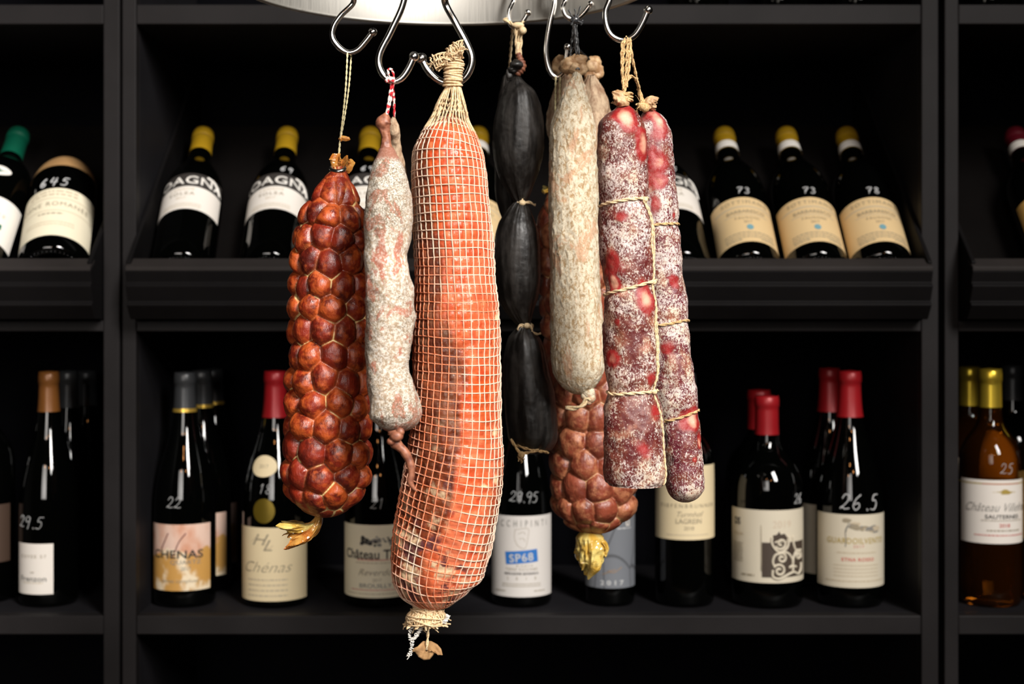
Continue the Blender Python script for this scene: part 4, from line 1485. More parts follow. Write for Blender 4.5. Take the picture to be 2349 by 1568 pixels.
pf = [(340, 886, 17), (352, 887, 22), (380, 887, 36), (430, 889, 46), (480, 890, 54), (540, 888, 55), (585, 884, 51), (625, 888, 53), (680, 894, 56), (720, 895, 56), (780, 891, 54), (850, 889, 51), (900, 897, 54), (940, 904, 59), (962, 906, 58), (992, 904, 52)]
B3 = Body(pf, [(340, .997), (700, .992), (992, .990)], 300, 150, 0, 46, lumpy(.0016, 45, .0005, 190, 4), .5, .5)
t = hang('hanging_sausage', 'white mould dusted dry sausage with a thin curled tail, on red and white twine', 'sausage', B3, 'mould dusted sausages on red and white twine')
yv = B3.py[:, None] * np.ones((1, B3.m))
B3.attrs['ends'] = np.clip((395 - yv) / 55, 0, 1) + np.clip((yv - 972) / 22, 0, 1)
B3.build('body', M['mould_white'], t)
Bn = Body([(258, 886, 3), (268, 884, 11), (282, 880, 18), (296, 882, 14), (312, 885, 11), (330, 886, 13), (345, 887, 17), (356, 887, 21)], .997, 70, 60, 0, 0, lumpy(.0006, 150, .0003, 400, 3, .003))
Bn.build('casing_neck', M['casing_brown'], t)
bk = spline(px_path([(906, 986), (908, 998), (903, 1010), (914, 1022), (928, 1036), (940, 1060), (944, 1085), (941, 1104), (948, 1118), (957, 1127)], .975), 90)
k = np.linspace(0, 1, 90)
mesh('casing_tail', *tube(bk, np.interp(k, [0, .06, .14, .2, .27, .6, .85, 1], [.0050, .0054, .0034, .0040, .0033, .0027, .0022, .0005]) * (1 + .04 * np.sin(k * 34)), 12), M['casing_brown'], t)
mb = MB().add(*sphere(W(910, 1000, .970), .0046, 10, 12, (1, .8, .8))).add(*sphere(W(898, 1012, .972), .0034, 10, 12, (1, .8, .8))).add(*sphere(W(918, 990, .970), .0030, 10, 12, (1, .8, 1)))
mb.build('tail_knot', M['casing_brown'], t)
for i, pts in enumerate(([(889, 160), (893, 175), (898, 186, .9965), (894, 215), (890, 240), (886, 263)], [(899, 160), (903, 172), (903, 184, .9965), (899, 215), (893, 245), (888, 263)], [(889, 160, .997), (894, 158, .997), (900, 160, .997)])):
    cordm('twine', pts, .9955, .00078, 'baker', t, 60)
mb = MB()
for c, r in ((W(897, 182, .994), .0021), (W(888, 185, .994), .0016), (W(903, 186, .994), .0015)):
    mb.add(*sphere(c, r, 8, 10))
mb.build('twine_knot', M['baker'], t)

pf = [(266, 904, 2), (280, 902, 9), (300, 904, 12), (320, 906, 9), (340, 905, 14), (370, 900, 27), (410, 895, 38), (460, 891, 42), (520, 891, 42), (560, 890, 40)]
B4 = Body(pf, [(266, 1.012), (400, 1.034), (560, 1.036)], 160, 90, 0, 40, lumpy(.0012, 60, .0005, 190, 6))
t = hang('hanging_sausage', 'brownish dry sausage tucked behind the white mould dusted one', 'sausage', B4, 'mould dusted sausages on red and white twine')
B4.build('body', M['mould_tan_shaded'], t)
for pts in ([(901, 190, 1.004), (904, 225, 1.008), (905, 268, 1.012)], [(896, 192, 1.004), (902, 222, 1.007), (904, 268, 1.012)]):
    cordm('twine', pts, 1.0, .00078, 'baker', t, 50)

# ---------------------------------------------------------------- netted loin
pf = [(258, 1034, 30), (280, 1032, 48), (300, 1030, 62), (350, 1026, 82), (400, 1028, 88), (450, 1031, 90), (500, 1034, 91), (560, 1037, 91), (640, 1040, 92), (730, 1044, 100), (800, 1046, 102), (900, 1046, 104), (1000, 1043, 109), (1060, 1039, 114),
      (1130, 1031, 118), (1200, 1020, 117), (1250, 1011, 114), (1300, 1004, 108), (1340, 1003, 100), (1372, 1008, 88), (1396, 1014, 74)]


def loin_disp(s):
    q = s.P0 * np.array([1, 1, .45])
    h = .0022 * fbm(q * 28, 2, 21) + .0005 * fbm(s.P0 * 120, 3, 22)
    return h * np.clip(s.fade(.02, .02), .1, 1)[:, None]


B5 = Body(pf, 1.030, 330, 180, 52, 78, loin_disp, .55, .5)
Nv = 36
RINGS = np.linspace(276, 1384, 57)
# pillows between the threads
u = np.cos(s_th := (B5.th - B5.th[0]) * Nv)
wr = np.interp(B5.py, RINGS, np.arange(len(RINGS)) * 2 * math.pi)
pil = (.5 + .5 * np.cos(wr))[:, None]
pil = np.maximum(pil, (.5 + .5 * u)[None, :])
B5.P = B5.P - (.0007 * pil**3)[..., None] * B5.dirs
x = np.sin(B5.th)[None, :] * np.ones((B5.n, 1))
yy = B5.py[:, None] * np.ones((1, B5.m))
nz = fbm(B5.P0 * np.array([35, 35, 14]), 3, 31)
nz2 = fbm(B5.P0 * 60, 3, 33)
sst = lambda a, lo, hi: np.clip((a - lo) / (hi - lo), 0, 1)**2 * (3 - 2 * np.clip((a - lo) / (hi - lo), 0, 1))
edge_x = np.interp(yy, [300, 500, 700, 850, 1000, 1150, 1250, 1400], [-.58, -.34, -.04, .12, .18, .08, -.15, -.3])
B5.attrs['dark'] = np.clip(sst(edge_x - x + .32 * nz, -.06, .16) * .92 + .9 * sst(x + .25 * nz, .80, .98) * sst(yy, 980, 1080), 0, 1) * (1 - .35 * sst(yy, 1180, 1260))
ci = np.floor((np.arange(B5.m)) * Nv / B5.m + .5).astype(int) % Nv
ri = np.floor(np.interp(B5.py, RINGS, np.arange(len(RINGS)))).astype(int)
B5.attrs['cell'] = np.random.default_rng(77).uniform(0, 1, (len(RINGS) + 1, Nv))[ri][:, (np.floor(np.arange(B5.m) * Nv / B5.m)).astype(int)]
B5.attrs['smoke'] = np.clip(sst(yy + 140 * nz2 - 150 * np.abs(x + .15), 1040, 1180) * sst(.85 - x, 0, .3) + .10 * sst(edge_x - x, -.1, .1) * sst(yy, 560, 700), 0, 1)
fat = B5.spots([(1140, 1085, 15, .7), (1143, 985, 14, .6), (1142, 735, 13, .5), (1115, 1095, 9, .4)])
B5.attrs['fat'] = sst(fat, .35, .6) * .85
t = hang('hanging_loin', 'long orange red cured loin in a pale square mesh net', 'cured meat', B5)
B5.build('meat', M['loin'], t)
mb = MB()
rg = np.random.default_rng(5)
for k in range(Nv):
    th0 = B5.th[0] + (k + .0) * 2 * math.pi / Nv
    py = np.linspace(270, 1391, 230)
    wob = .016 * vnoise(np.stack([py / 45, np.full(230, k * 5.1), np.zeros(230)], -1), 2)
    sw = np.interp(py, [270, 700, 1000, 1200, 1391], [0, .05, .02, -.10, -.25])
    mb.add(*tube(B5.at(th0 + wob + sw, py, np.full(230, .00022)), .00042, 5))
for k, y in enumerate(RINGS):
    tl = np.interp(y, [270, 500, 900, 1150, 1384], [2, 4, 6, 12, 16])
    bw = np.interp(y, [270, 380, 600, 900, 1384], [-8, -6, 0, 4, 4])
    mb.add(*tube(B5.ring(min(y, 1386), min(tl, (1390 - y)), .00022, 150, 3.0, k, bw * (1 if y > 290 else .4)), .00040, 5))
nv = np.vstack(mb.v)
npx, npy = CX + nv[:, 0] * F / nv[:, 1], HY - (nv[:, 2] - ZC) * F / nv[:, 1]
nx = (npx - np.interp(npy, B5.py, B5.px)) / np.interp(npy, B5.py, B5.hw)
stain = sst(npy, 560, 800) * sst(.55 - np.abs(nx + .25 - .25 * sst(npy, 1000, 1300)), 0, .3) + .5 * sst(-.45 - nx, 0, .2) * sst(npy, 480, 620)
mb.build('netting', M['net'], t, attrs={'stain': stain})
# gathered net above the meat
mb = MB()
top = W(1040, 196, 1.030)
for k in range(Nv):
    th0 = B5.th[0] + k * 2 * math.pi / Nv
    a = B5.at(np.array([th0]), np.array([300.]), np.array([.0005]))[0]
    b0 = B5.at(np.array([th0]), np.array([272.]), np.array([.0012]))[0]
    b0 = b0 * .5 + a * .5 + np.array([0, 0, .004])
    q = top + np.array([.0048 * math.sin(th0), -.0048 * math.cos(th0), 0])
    mid = b0 * .5 + q * .5 + rg.normal(0, .0007, 3)
    mb.add(*tube(spline([a, b0, mid, q], 22), .00052, 5))
    if k % 3 == 0:
        mb.add(*tube(spline([b0 + rg.normal(0, .001, 3), mid + rg.normal(0, .0012, 3), q + rg.normal(0, .0006, 3)], 16), .00055, 5))
for h in (.16, .33, .50):
    P = []
    for k in range(Nv * 2 + 1):
        th0 = B5.th[0] + k * math.pi / Nv
        b0 = B5.at(np.array([th0]), np.array([284.]), np.array([.0006]))[0] + np.array([0, 0, .004])
        q = top + np.array([.0048 * math.sin(th0), -.0048 * math.cos(th0), 0])
        z = h + (.065 if k % 2 else -.05)
        P.append(b0 * (1 - z) + q * z)
    mb.add(*tube(np.array(P), .00058, 5, False))
mb.build('gathered_net', M['net_cream'], t)
# wrapped knot round the hook
mb = MB()
kp = spline(px_path([(1038, 200), (1039, 185), (1040, 165), (1043, 146), (1038, 132)], 1.030), 40)
mb.add(*tube(kp, np.interp(np.linspace(0, 1, 40), [0, .15, .5, .85, 1], [.0052, .0062, .0064, .0058, .0046]), 16))
for k in range(13):
    c = kp[2 + int(k * 35 / 13)]
    a = np.linspace(0, 2 * math.pi, 30)
    R = .0066 * rg.uniform(.94, 1.06)
    tl = rg.uniform(-.0016, .0016)
    mb.add(*tube(np.stack([c[0] + R * np.cos(a), c[1] + R * np.sin(a), c[2] + tl * np.cos(a + rg.uniform(0, 3)) + rg.uniform(-.0006, .0006)], -1), .00078, 5, False))
mb.build('net_knot', M['net_cream'], t)
mb = MB()
for path, r0, r1, sd in (([(1040, 140), (1036, 126), (1048, 114), (1064, 112)], .005, .0075, 41), ([(1036, 142), (1022, 136), (1006, 140), (990, 148)], .0045, .0062, 43), ([(1040, 138), (1038, 124), (1030, 118)], .005, .0065, 47)):
    p = spline(px_path(path, 1.027), 24)
    ta, aa, bb = frames(p)
    for j in range(15):
        ang = j * 2.4
        off = rg.uniform(.15, 1)
        kk = np.linspace(0, 1, 24)[:, None]
        q = p + (aa * math.cos(ang) + bb * math.sin(ang)) * (r0 * (1 - kk) + r1 * kk) * off + .0008 * rg.normal(0, 1, (24, 3)).cumsum(0) * .25
        q = q[:int(24 * rg.uniform(.75, 1))]
        mb.add(*tube(q, .00062, 5))
    for j in range(7):
        i = 3 + j * 3
        a = np.linspace(0, 2 * math.pi, 20)
        R = (r0 + (r1 - r0) * i / 24) * .85
        q = p[i] + R * (np.cos(a)[:, None] * aa[i] + np.sin(a)[:, None] * bb[i]) + rg.normal(0, .0004, (20, 3))
        mb.add(*tube(q, .0005, 5, False))
    fibres(mb, p[-1], 7, .006, .00032, 1, .2, sd)
mb.build('net_tuft', M['net_cream'], t)
# bottom gathering, fringe, cord and card scrap
mb = MB()
c0 = W(978, 1384, 1.030)
for k in range(Nv):
    th0 = B5.th[0] + k * 2 * math.pi / Nv - .25
    a = B5.at(np.array([th0]), np.array([1384.]), np.array([.0004]))[0]
    q = c0 + np.array([.0042 * math.sin(th0), -.0042 * math.cos(th0), -.002])
    mb.add(*tube(spline([a, a * .45 + q * .55 + np.array([0, 0, .0004]), q], 14), .0006, 5))
mb.build('gathered_net', M['net'], t)
mb = MB()
kp = spline(px_path([(981, 1384), (979, 1400), (977, 1416), (974, 1432)], 1.028), 24)
kr = np.interp(np.linspace(0, 1, 24), [0, .2, .55, .8, 1], [.0045, .0088, .0126, .0128, .0095])
mb.add(*tube(kp, kr, 16))
for k in range(58):
    a0 = k * 2.39996
    tw = rg.uniform(-.5, .9)
    q = []
    for i in range(0, 24, 3):
        u = i / 23
        q.append(kp[i] + (kr[i] + .0006 + rg.uniform(0, .0010)) * np.array([math.cos(a0 + tw * u), math.sin(a0 + tw * u) * .95, 0]))
    e = q[-1] - kp[-1]
    if k % 2:
        q.append(q[-1] + e * rg.uniform(.2, .55) + np.array([0, 0, -.0022 * rg.uniform(.2, 1.6)]))
    mb.add(*tube(spline(q, 22), .00058, 5))
for k in range(11):
    i = int(rg.uniform(3, 21))
    a = np.linspace(0, 2 * math.pi, 34)
    R = kr[i] + .0012
    mb.add(*tube(np.stack([kp[i][0] + R * np.cos(a), kp[i][1] + R * np.sin(a), kp[i][2] + .0022 * np.cos(a * rg.integers(1, 3) + rg.uniform(0, 6)) + rg.normal(0, .0003, 34)], -1), .00055, 5, False))
for j, (x, y) in enumerate(((1016, 1396), (1024, 1416), (1014, 1430), (934, 1434), (946, 1440), (965, 1440), (994, 1436))):
    fibres(mb, W(x, y, 1.026), 4, .006, .00034, 1, .5, 60 + j)
mb.build('net_tassel', M['net_cream'], t)
mb = MB()
for pts in ([(945, 1436), (940, 1456), (946, 1474), (942, 1492), (938, 1502)], [(966, 1440), (956, 1456), (948, 1466)], [(1018, 1428), (1026, 1416), (1028, 1410)]):
    p = spline(px_path(pts, 1.022), 60)
    zg = np.where(np.arange(60) % 4 < 2, 1, -1) * rg.uniform(.3, 1.2, 60)
    p = p + .0013 * np.stack([zg, np.roll(zg, 1) * .5, rg.normal(0, .35, 60)], -1)
    mb.add(*tube(spline(p, 170), .00030, 5))
fibres(mb, W(938, 1500, 1.022), 7, .004, .00025, 1, .3, 71)
mb.build('frayed_thread', M['white_cord'], t)
cordm('cord', [(977, 1388, 1.019), (980, 1410, 1.0165), (982, 1436, 1.018), (981, 1460, 1.022), (979, 1480, 1.023), (977, 1490, 1.025)], 1.02, .0011, 'cream_cord', t)
out = [(936, 1494), (944, 1488), (958, 1482), (972, 1470), (990, 1470), (1003, 1478), (1010, 1488), (1013, 1502), (1006, 1500), (1000, 1494), (994, 1502), (986, 1512), (972, 1513), (960, 1506), (952, 1494)]
oc = np.array(out).mean(0)
ny = 5
V, Fc = [], []
for r in range(ny + 1):
    for (x, y) in out:
        fx, fy = oc + (np.array((x, y)) - oc) * max(r / ny, .08)
        V.append(W(fx, fy, 1.026 + .006 * math.sin((fx - oc[0]) / 13) - .0000 * fy))
n = len(out)
Fc = [(r * n + i, r * n + (i + 1) % n, (r + 1) * n + (i + 1) % n, (r + 1) * n + i) for r in range(ny) for i in range(n)]
o = mesh('card_scrap', V, Fc, M['card'], t)
sm = o.modifiers.new('thick', 'SOLIDIFY')
sm.thickness = .0012


# ---------------------------------------------------------------- black sausages
def black_link(pf, d, seed, c0=0, c1=0, m=110, n=150):
    def fn(s):
        q = np.stack([np.broadcast_to(np.cos(s.th) * 3.2, (s.n, s.m)), np.broadcast_to(np.sin(s.th) * 3.2, (s.n, s.m)), np.repeat(s.s[:, None] * 6, s.m, 1)], -1)
        e = np.minimum(s.s, s.s[-1] - s.s)[:, None]
        pl = np.exp(-e / .0065) * (s.r[:, None] * .13) * np.sin(11 * s.th + 4 * vnoise(q * 1.3, seed))
        return .0009 * fbm(q * .7, 3, seed) + .00025 * fbm(s.P0 * 180, 3, seed + 2) + pl
    return Body(pf, d, n, m, c0, c1, fn)


L1 = black_link([(163, 1185, 7), (175, 1184, 10), (195, 1185, 24), (220, 1189, 42), (260, 1190, 54), (300, 1189, 59), (350, 1188, 58), (400, 1188, 46), (440, 1192, 27), (466, 1196, 11)], 1.290, 3)
L2 = black_link([(462, 1196, 11), (475, 1193, 22), (495, 1190, 34), (520, 1187, 46), (560, 1186, 53), (600, 1186, 54), (650, 1188, 52), (690, 1191, 43), (720, 1197, 28), (748, 1206, 11)], 1.290, 5)
L3 = black_link([(744, 1206, 10), (758, 1204, 22), (778, 1203, 38), (810, 1204, 48), (850, 1206, 53), (900, 1213, 58), (960, 1219, 59), (1000, 1222, 57), (1041, 1218, 52)], 1.290, 7, 0, 42)
t = hang('hanging_sausage_chain', 'chain of three plump black sausages hanging between netted loin and cream salami', 'sausage chain', L3)
for l in (L1, L2, L3):
    l.build('link', M['black'], t)
for y, x, r in ((465, 1196, 13), (747, 1207, 14)):
    mb = MB()
    a = np.linspace(0, 2 * math.pi, 40)
    rr = r * 1.290 / F
    for o_ in (-.0007, .0007):
        q = np.stack([X(x, 1.290) + rr * np.cos(a), 1.290 + rr * np.sin(a), Z(y, 1.290) + o_ + .0012 * np.sin(a)], -1)
        mb.add(*rope(q, .0013, 6, 2))
    if y < 600:
        tails = [[(1196, 462), (1198, 455), (1200, 450)], [(1203, 464), (1216, 464), (1224, 469), (1229, 470)]]
    else:
        tails = [[(1206, 748), (1195, 745), (1188, 754), (1196, 762), (1193, 772)], [(1208, 746), (1218, 750), (1222, 762), (1232, 766), (1241, 764)]]
    for p in tails:
        mb.add(*rope(spline(px_path(p, 1.2845), 30), .0013, 6, 2))
    mb.add(*sphere(W(x + 2, y, 1.2835), .0030, 8, 12, (1.1, .8, .9)))
    mb.build('tie', M['cream_cord'], t)
mb = MB()
mb.add(*rope(spline(L3.ring(1026, 6, .0012, 60)[20:50], 50), .0014, 6, 2))
for p in ([(1196, 1042), (1186, 1030), (1176, 1014), (1172, 1006)], [(1196, 1042), (1190, 1048), (1198, 1053)], [(1196, 1040), (1215, 1037), (1236, 1031)]):
    mb.add(*rope(spline(px_path(p, 1.268), 30), .0014, 6, 2))
mb.add(*sphere(W(1196, 1043, 1.268), .0034, 8, 12))
fibres(mb, W(1196, 1048, 1.268), 8, .006, .0004, 1, .6, 80)
mb.build('tie', M['jute'], t)
mb = MB()
for i, pts in enumerate(([(1183, 62, 1.287), (1184, 95), (1187, 135)], [(1190, 60, 1.287), (1190, 95), (1189, 138)], [(1197, 62, 1.287), (1195, 95), (1192, 140)], [(1181, 66, 1.296), (1186, 100), (1194, 150)])):
    mb.add(*rope(spline(px_path(pts, 1.290), 50), .0016, 6, 2))
for pts in ([(1158, 46), (1168, 50), (1176, 58), (1186, 62), (1196, 56), (1200, 48)], [(1196, 60), (1203, 68), (1200, 76), (1196, 70)], [(1160, 49), (1156, 45), (1164, 44)]):
    mb.add(*rope(spline(px_path(pts, 1.286), 40), .0016, 6, 2))
mb.add(*sphere(W(1199, 70, 1.286), .0036, 8, 10)).add(*sphere(W(1188, 58, 1.286), .0042, 8, 10, (1.4, .7, .7)))
mb.build('hanging_twine', M['cream_cord'], t)
mb = MB().add(*blob(W(1183, 149, 1.282), .0056, (1.1, .9, .8), 3)).add(*blob(W(1176, 160, 1.283), .0042, (1.1, .9, .7), 5)).add(*blob(W(1168, 172, 1.284), .0046, (.7, .5, 1.2), 8))
mb.build('end_knot', M['black'], t)
mb = MB().add(*tube(spline(px_path([(1188, 122), (1194, 138), (1198, 150), (1192, 162), (1184, 172)], 1.287), 30), np.interp(np.linspace(0, 1, 30), [0, .4, .7, 1], [.0024, .0032, .0042, .0030]) * (1 + .15 * np.sin(np.arange(30) * 1.7)), 12))
mb.build('casing_end', M['casing_brown'], t)
L4 = black_link([(168, 1166, 4), (180, 1166, 12), (210, 1174, 30), (260, 1182, 42), (330, 1184, 48), (400, 1180, 45), (450, 1174, 38), (500, 1176, 24), (530, 1180, 10)], 1.343, 9, 0, 14, 70, 90)
t = hang('hanging_black_sausage', 'single black sausage hidden behind the topmost link of the black chain', 'sausage', L4)
L4.build('body', M['black'], t)
mb = MB()
mb.add(*rope(spline(px_path([(1176, 64, 1.297), (1172, 110, 1.318), (1167, 172, 1.343)], 1.34), 50), .0013, 6, 2))
mb.build('hanging_twine', M['cream_cord'], t)


# ---------------------------------------------------------------- cream mould salamis
def wrinkled(a1, a2, seed):
    def fn(s):
        q = s.P0
        w = fbm(q * np.array([260, 260, 80]), 3, seed)
        rid = np.maximum(0, 1 - np.abs(fbm(q * np.array([170, 170, 60]), 2, seed + 4)) * 3.2)
        e = np.minimum(s.s, 9)[:, None]
        pl = np.exp(-e / .018) * s.r[:, None] * .10 * np.sin(9 * s.th + 2)[None, :]
        return (a1 * fbm(q * 40, 2, seed + 2) + a2 * w + .0007 * rid**3) * np.clip(s.fade(.012, .006), .1, 1)[:, None] + pl
    return fn


pf = [(158, 1325, 4), (172, 1324, 10), (200, 1321, 22), (230, 1318, 34), (260, 1316, 44), (300, 1314, 51), (400, 1315, 55), (500, 1316, 56), (600, 1319, 57), (700, 1321, 59), (800, 1325, 61), (845, 1328, 59), (905, 1334, 52)]
B6 = Body(pf, 1.255, 330, 180, 0, 66, wrinkled(.0012, .00030, 13))
t = hang('hanging_salami', 'plump cream mould covered salami in front of its bunch, above the paler chorizo', 'salami', B6, 'cream mould salamis on dark twine')
B6.build('body', M['mould_cream'], t)
mb = MB()
for x, y, r in ((1350, 900, .0058), (1354, 912, .0048), (1350, 920, .0034), (1342, 908, .0040)):
    mb.add(*sphere(W(x, y, 1.250), r, 10, 14, (1, .9, 1)))
mb.build('casing_end', M['mould_cream'], t)
mb = MB().add(*rope(spline(px_path([(1354, 918), (1346, 914), (1338, 928), (1318, 936), (1297, 934)], 1.240), 50), .0022, 6, 2))
mb.build('tie', M['cream_cord'], t)
mb = MB()
for x, y, r, d in ((1308, 151, .0080, 1.262), (1334, 160, .0058, 1.256), (1330, 141, .0060, 1.264), (1318, 138, .0060, 1.266), (1322, 158, .0062, 1.257)):
    mb.add(*blob(W(x, y, d), r, (1.1, .9, .9), int(x)))
mb.add(*tube(spline(px_path([(1328, 150), (1326, 134), (1323, 118)], 1.266), 20), np.linspace(.0044, .0012, 20), 10))
mb.build('casing_knot', M['casing_tan'], t)
mb = MB()
for i, pts in enumerate(([(1314, 46, 1.265), (1318, 80, 1.264), (1322, 130, 1.262)], [(1322, 46, 1.265), (1324, 80, 1.264), (1329, 128, 1.262)], [(1316, 44, 1.271), (1312, 90, 1.27), (1308, 135, 1.268)], [(1326, 42, 1.271), (1321, 70, 1.27), (1325, 126, 1.266)], [(1318, 44, 1.264), (1320, 84, 1.2625), (1326, 124, 1.262)], [(1320, 160, 1.246), (1326, 156, 1.246), (1330, 160, 1.246)])):
    mb.add(*rope(spline(px_path(pts, 1.265), 50), .00085, 9, 2, .9, .0001))
mb.add(*sphere(W(1319, 46, 1.2635), .0034, 8, 12, (1.3, .8, 1)))
for pts in ([(1318, 46), (1310, 34), (1304, 22)], [(1320, 44), (1320, 28), (1319, 20)], [(1322, 44), (1328, 26), (1332, 14)], [(1316, 48), (1312, 54), (1310, 58)], [(1324, 48), (1334, 50), (1338, 46), (1332, 58)]):
    mb.add(*rope(spline(px_path(pts, 1.262), 24), .0008, 8, 2))
mb.build('hanging_twine', M['dark_cord'], t)
for lb, cx, py1, d, sd, kx, mt in (('shade-toned tan salami tucked behind the plump cream one, next to the black sausages', 1300, 338, 1.306, 17, 1296, 'mould_tan_shaded'), ('shade-toned tan salami tucked behind the plump cream one, next to the red salami', 1357, 432, 1.311, 19, 1356, 'mould_tan_shaded')):
    pf = [(172, kx, 8), (200, (kx + cx) / 2, 24), (232, cx, 38), (275, cx, 46), (340, cx, 46), (py1 - 60, cx, 46), (py1, cx, 40)]
    Bx = Body(pf, [(172, d - .012), (260, d), (900, d)], 160, 100, 0, 50, wrinkled(.0010, .0004, sd))
    t = hang('hanging_salami', lb, 'salami', Bx, 'cream mould salamis on dark twine')
    Bx.build('body', M[mt], t)
    mb = MB()
    for x, y, r in ((kx + (2 if cx > 1330 else -10), 154, .0084), (kx + (8 if cx > 1330 else -1), 166, .0072), (kx - 1, 178, .0066)):
        mb.add(*blob(W(x, y, d - .004), r, (.95, .9, 1.15), int(y + kx)))
    mb.build('casing_knot', M['casing_tan'], t)
    mesh('hanging_twine', *rope(spline(px_path([(1318, 54, 1.272), (1319, 100, 1.276), (kx + 2, 142, d - .004)], d), 40), .0012, 6, 2), M['dark_cord'], t)


# ---------------------------------------------------------------- red salamis
def salami_disp(seed, rings, depth=.0016):
    def fn(s):
        h = .0013 * fbm(s.P0 * 55, 3, seed) + .0004 * fbm(s.P0 * 210, 2, seed + 5)
        for y in rings:
            sy = np.interp(y, s.py, s.s)
            h = h - depth * np.exp(-((s.s[:, None] - sy) / .006)**2)
        return h * np.clip(s.fade(.006, .003), .1, 1)[:, None]
    return fn


pf = [(232, 1430, 6), (243, 1430, 15), (258, 1430, 32), (275, 1428, 46), (295, 1425, 55), (330, 1426, 58), (400, 1428, 58), (460, 1431, 59), (560, 1438, 62), (650, 1444, 61), (750, 1447, 62), (850, 1450, 62), (895, 1450, 59), (940, 1451, 66), (1020, 1454, 70), (1080, 1458, 70), (1103, 1459, 66), (1112, 1459, 62)]
B7 = Body(pf, 1.050, 330, 190, 0, 0, salami_disp(51, (463, 660, 897)))
B7.attrs['fat'] = B7.spots([(1432, 272, 23, 1.3), (1474, 338, 22, 1.5, .8), (1403, 618, 18, 1.7, .62), (1404, 640, 13, 1.5, 1.05), (1480, 694, 22, 1.4, .85), (1401, 816, 18, 1.4, .7), (1492, 866, 15, 1, .5),
                             (1470, 1024, 24, 1.2, .85), (1500, 940, 15, 1.5, .5), (1412, 735, 10, 1, .6), (1420, 500, 14, 1, .5)])
B7.attrs['fat'] *= np.where(B7.py > 950, .62, 1)[:, None]
t = hang('hanging_salami', 'thick dark red salami with white bloom, twine rings and a flat cut end', 'salami', B7, 'red salamis tied with twine')
B7.build('body', M['salami'], t)
for y, tl in ((463, -5), (660, -13), (897, -2)):
    mesh('twine_ring', *rope(B7.ring(y, tl, .0007, 110, 3, int(y)), .00125, 6, 2), M['cream_cord'], t)
mb = MB()
ys = np.linspace(460, 1108, 200)
th = np.interp(ys, [460, 520, 560, 650, 760, 890, 1000, 1108], [.95, 1.25, 1.2, .92, 1.1, 1.0, 1.12, 1.1])
mb.add(*rope(B7.at(th, ys, np.full(200, .0006)), .00085, 6, 2))
th = np.interp(ys[:130], [460, 520, 560, 650, 760, 890], [.85, 1.05, 1.0, .97, .95, .95])
mb.add(*rope(B7.at(th, ys[:130], np.full(130, .0008)), .0008, 6, 2))
for y, a in ((463, .95), (660, .98), (897, 1.0)):
    mb.add(*sphere(B7.at(np.array([a]), np.array([float(y) + (-10 if y == 660 else 0)]), np.array([.0012]))[0], .0021, 8, 10))
mb.build('lengthwise_twine', M['cream_cord'], t)
casing_tail('casing_tuft', 'casing_tan', px_path([(1430, 246), (1428, 236), (1418, 226), (1408, 222)], 1.048), .0050, .0075, t, 3, 61, .7, .0004, (.3, .6, .9, 1.0, .7), .09)
mb = MB()
for pts in ([(1433, 88, 1.055), (1430, 130), (1428, 170), (1432, 218)], [(1440, 86, 1.0555), (1438, 130), (1435, 175), (1433, 215)], [(1437, 84, 1.065), (1442, 120), (1441, 165), (1437, 200)], [(1446, 88, 1.056), (1446, 120), (1440, 180)], [(1428, 94, 1.055), (1426, 140), (1430, 205)]):
    mb.add(*rope(spline(px_path(pts, 1.052), 50), .00115, 6, 2, .9, .00012))
a = np.linspace(0, 2 * math.pi, 30)
for dz in (0, 5, 10):
    q = np.stack([X(1433, 1.049) + .0052 * np.cos(a), 1.049 + .0052 * np.sin(a), Z(218 + dz, 1.049) + .0010 * np.cos(a + dz)], -1)
    mb.add(*rope(q, .0013, 6, 2))
fibres(mb, W(1440, 96, 1.052), 8, .006, .00018, 1, .3, 90)
mb.build('hanging_twine', M['jute'], t)

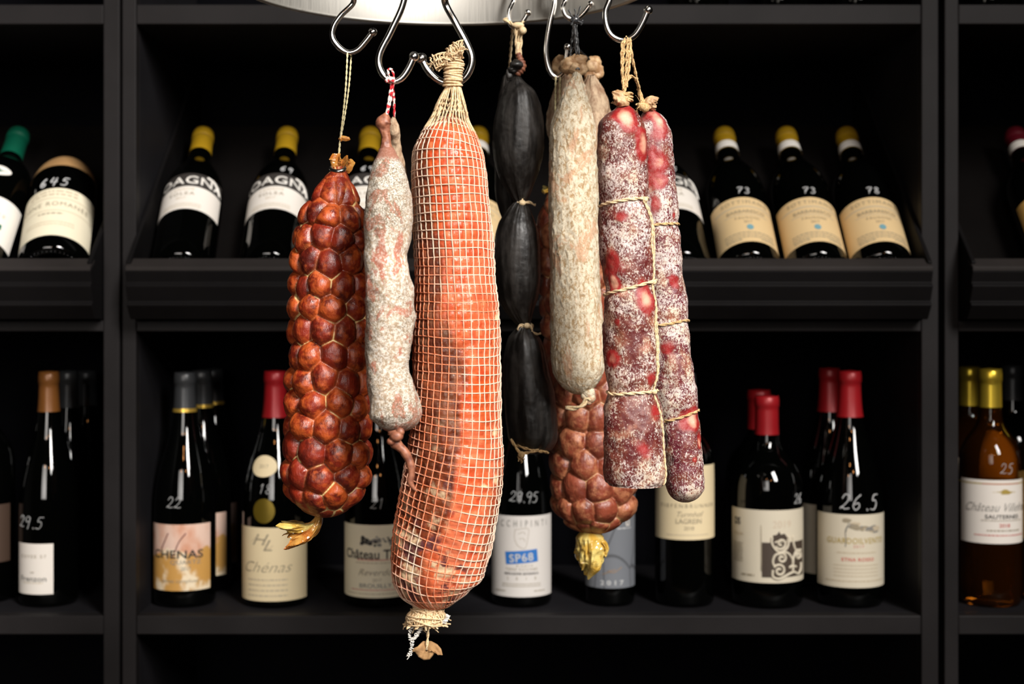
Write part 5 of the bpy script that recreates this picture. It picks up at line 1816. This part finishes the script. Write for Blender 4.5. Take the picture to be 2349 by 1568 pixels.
pf = [(246, 1487, 5), (256, 1488, 14), (270, 1491, 27), (290, 1495, 38), (320, 1498, 45), (400, 1500, 48), (500, 1507, 49), (600, 1515, 48), (700, 1525, 50), (800, 1535, 51), (900, 1546, 50), (960, 1556, 46), (1040, 1567, 46), (1100, 1571, 45), (1152, 1571, 40)]
B8 = Body(pf, 1.090, 330, 150, 0, 40, salami_disp(57, (517, 743, 955), .0010))
B8.attrs['fat'] = B8.spots([(1510, 282, 25, 1.4, .95), (1510, 376, 24, 1, .85), (1512, 426, 22, 1.1, .66), (1498, 470, 20, 1.5, .55), (1545, 500, 13, 1.5, .55), (1584, 970, 20, 1.4, .95), (1602, 1018, 15, 1.7, .8), (1588, 1052, 9, 1, .8), (1540, 648, 16, 1, .6), (1522, 800, 14, 1, .5)])
t = hang('hanging_salami', 'slimmer frosted red salami hanging beside the flat cut one, with rounded end', 'salami', B8, 'red salamis tied with twine')
B8.build('body', M['salami_frost'], t)
for y, tl in ((517, 0), (743, -3), (955, -6)):
    mesh('twine_ring', *rope(B8.ring(y, tl, .0006, 90, 3, int(y)), .0011, 6, 2), M['jute'], t)
casing_tail('casing_tuft', 'casing_tan', px_path([(1484, 250), (1486, 240), (1494, 236), (1502, 238)], 1.086), .0040, .0066, t, 3, 63, .8, .0004, (.3, .6, .9, 1.0, .7), .09)
mb = MB()
for pts in ([(1444, 88, 1.066), (1450, 130, 1.070), (1458, 170, 1.076), (1464, 200, 1.080), (1472, 225), (1478, 244)], [(1438, 186, 1.058), (1446, 176, 1.060), (1456, 180, 1.066), (1464, 195, 1.074), (1466, 215, 1.080), (1474, 240)], [(1462, 205, 1.080), (1470, 215), (1476, 232), (1482, 246)],
            [(1458, 240), (1470, 240), (1484, 247), (1494, 246)], [(1462, 250), (1460, 262), (1466, 270)]):
    mb.add(*rope(spline(px_path(pts, 1.083), 50), .00125, 6, 2, .9, .00012))
for x, y in ((1472, 243), (1480, 247)):
    mb.add(*sphere(W(x, y, 1.081), .0036, 8, 12))
fibres(mb, W(1468, 240, 1.080), 10, .007, .00022, 1, .3, 95)
mb.build('hanging_twine', M['jute'], t)
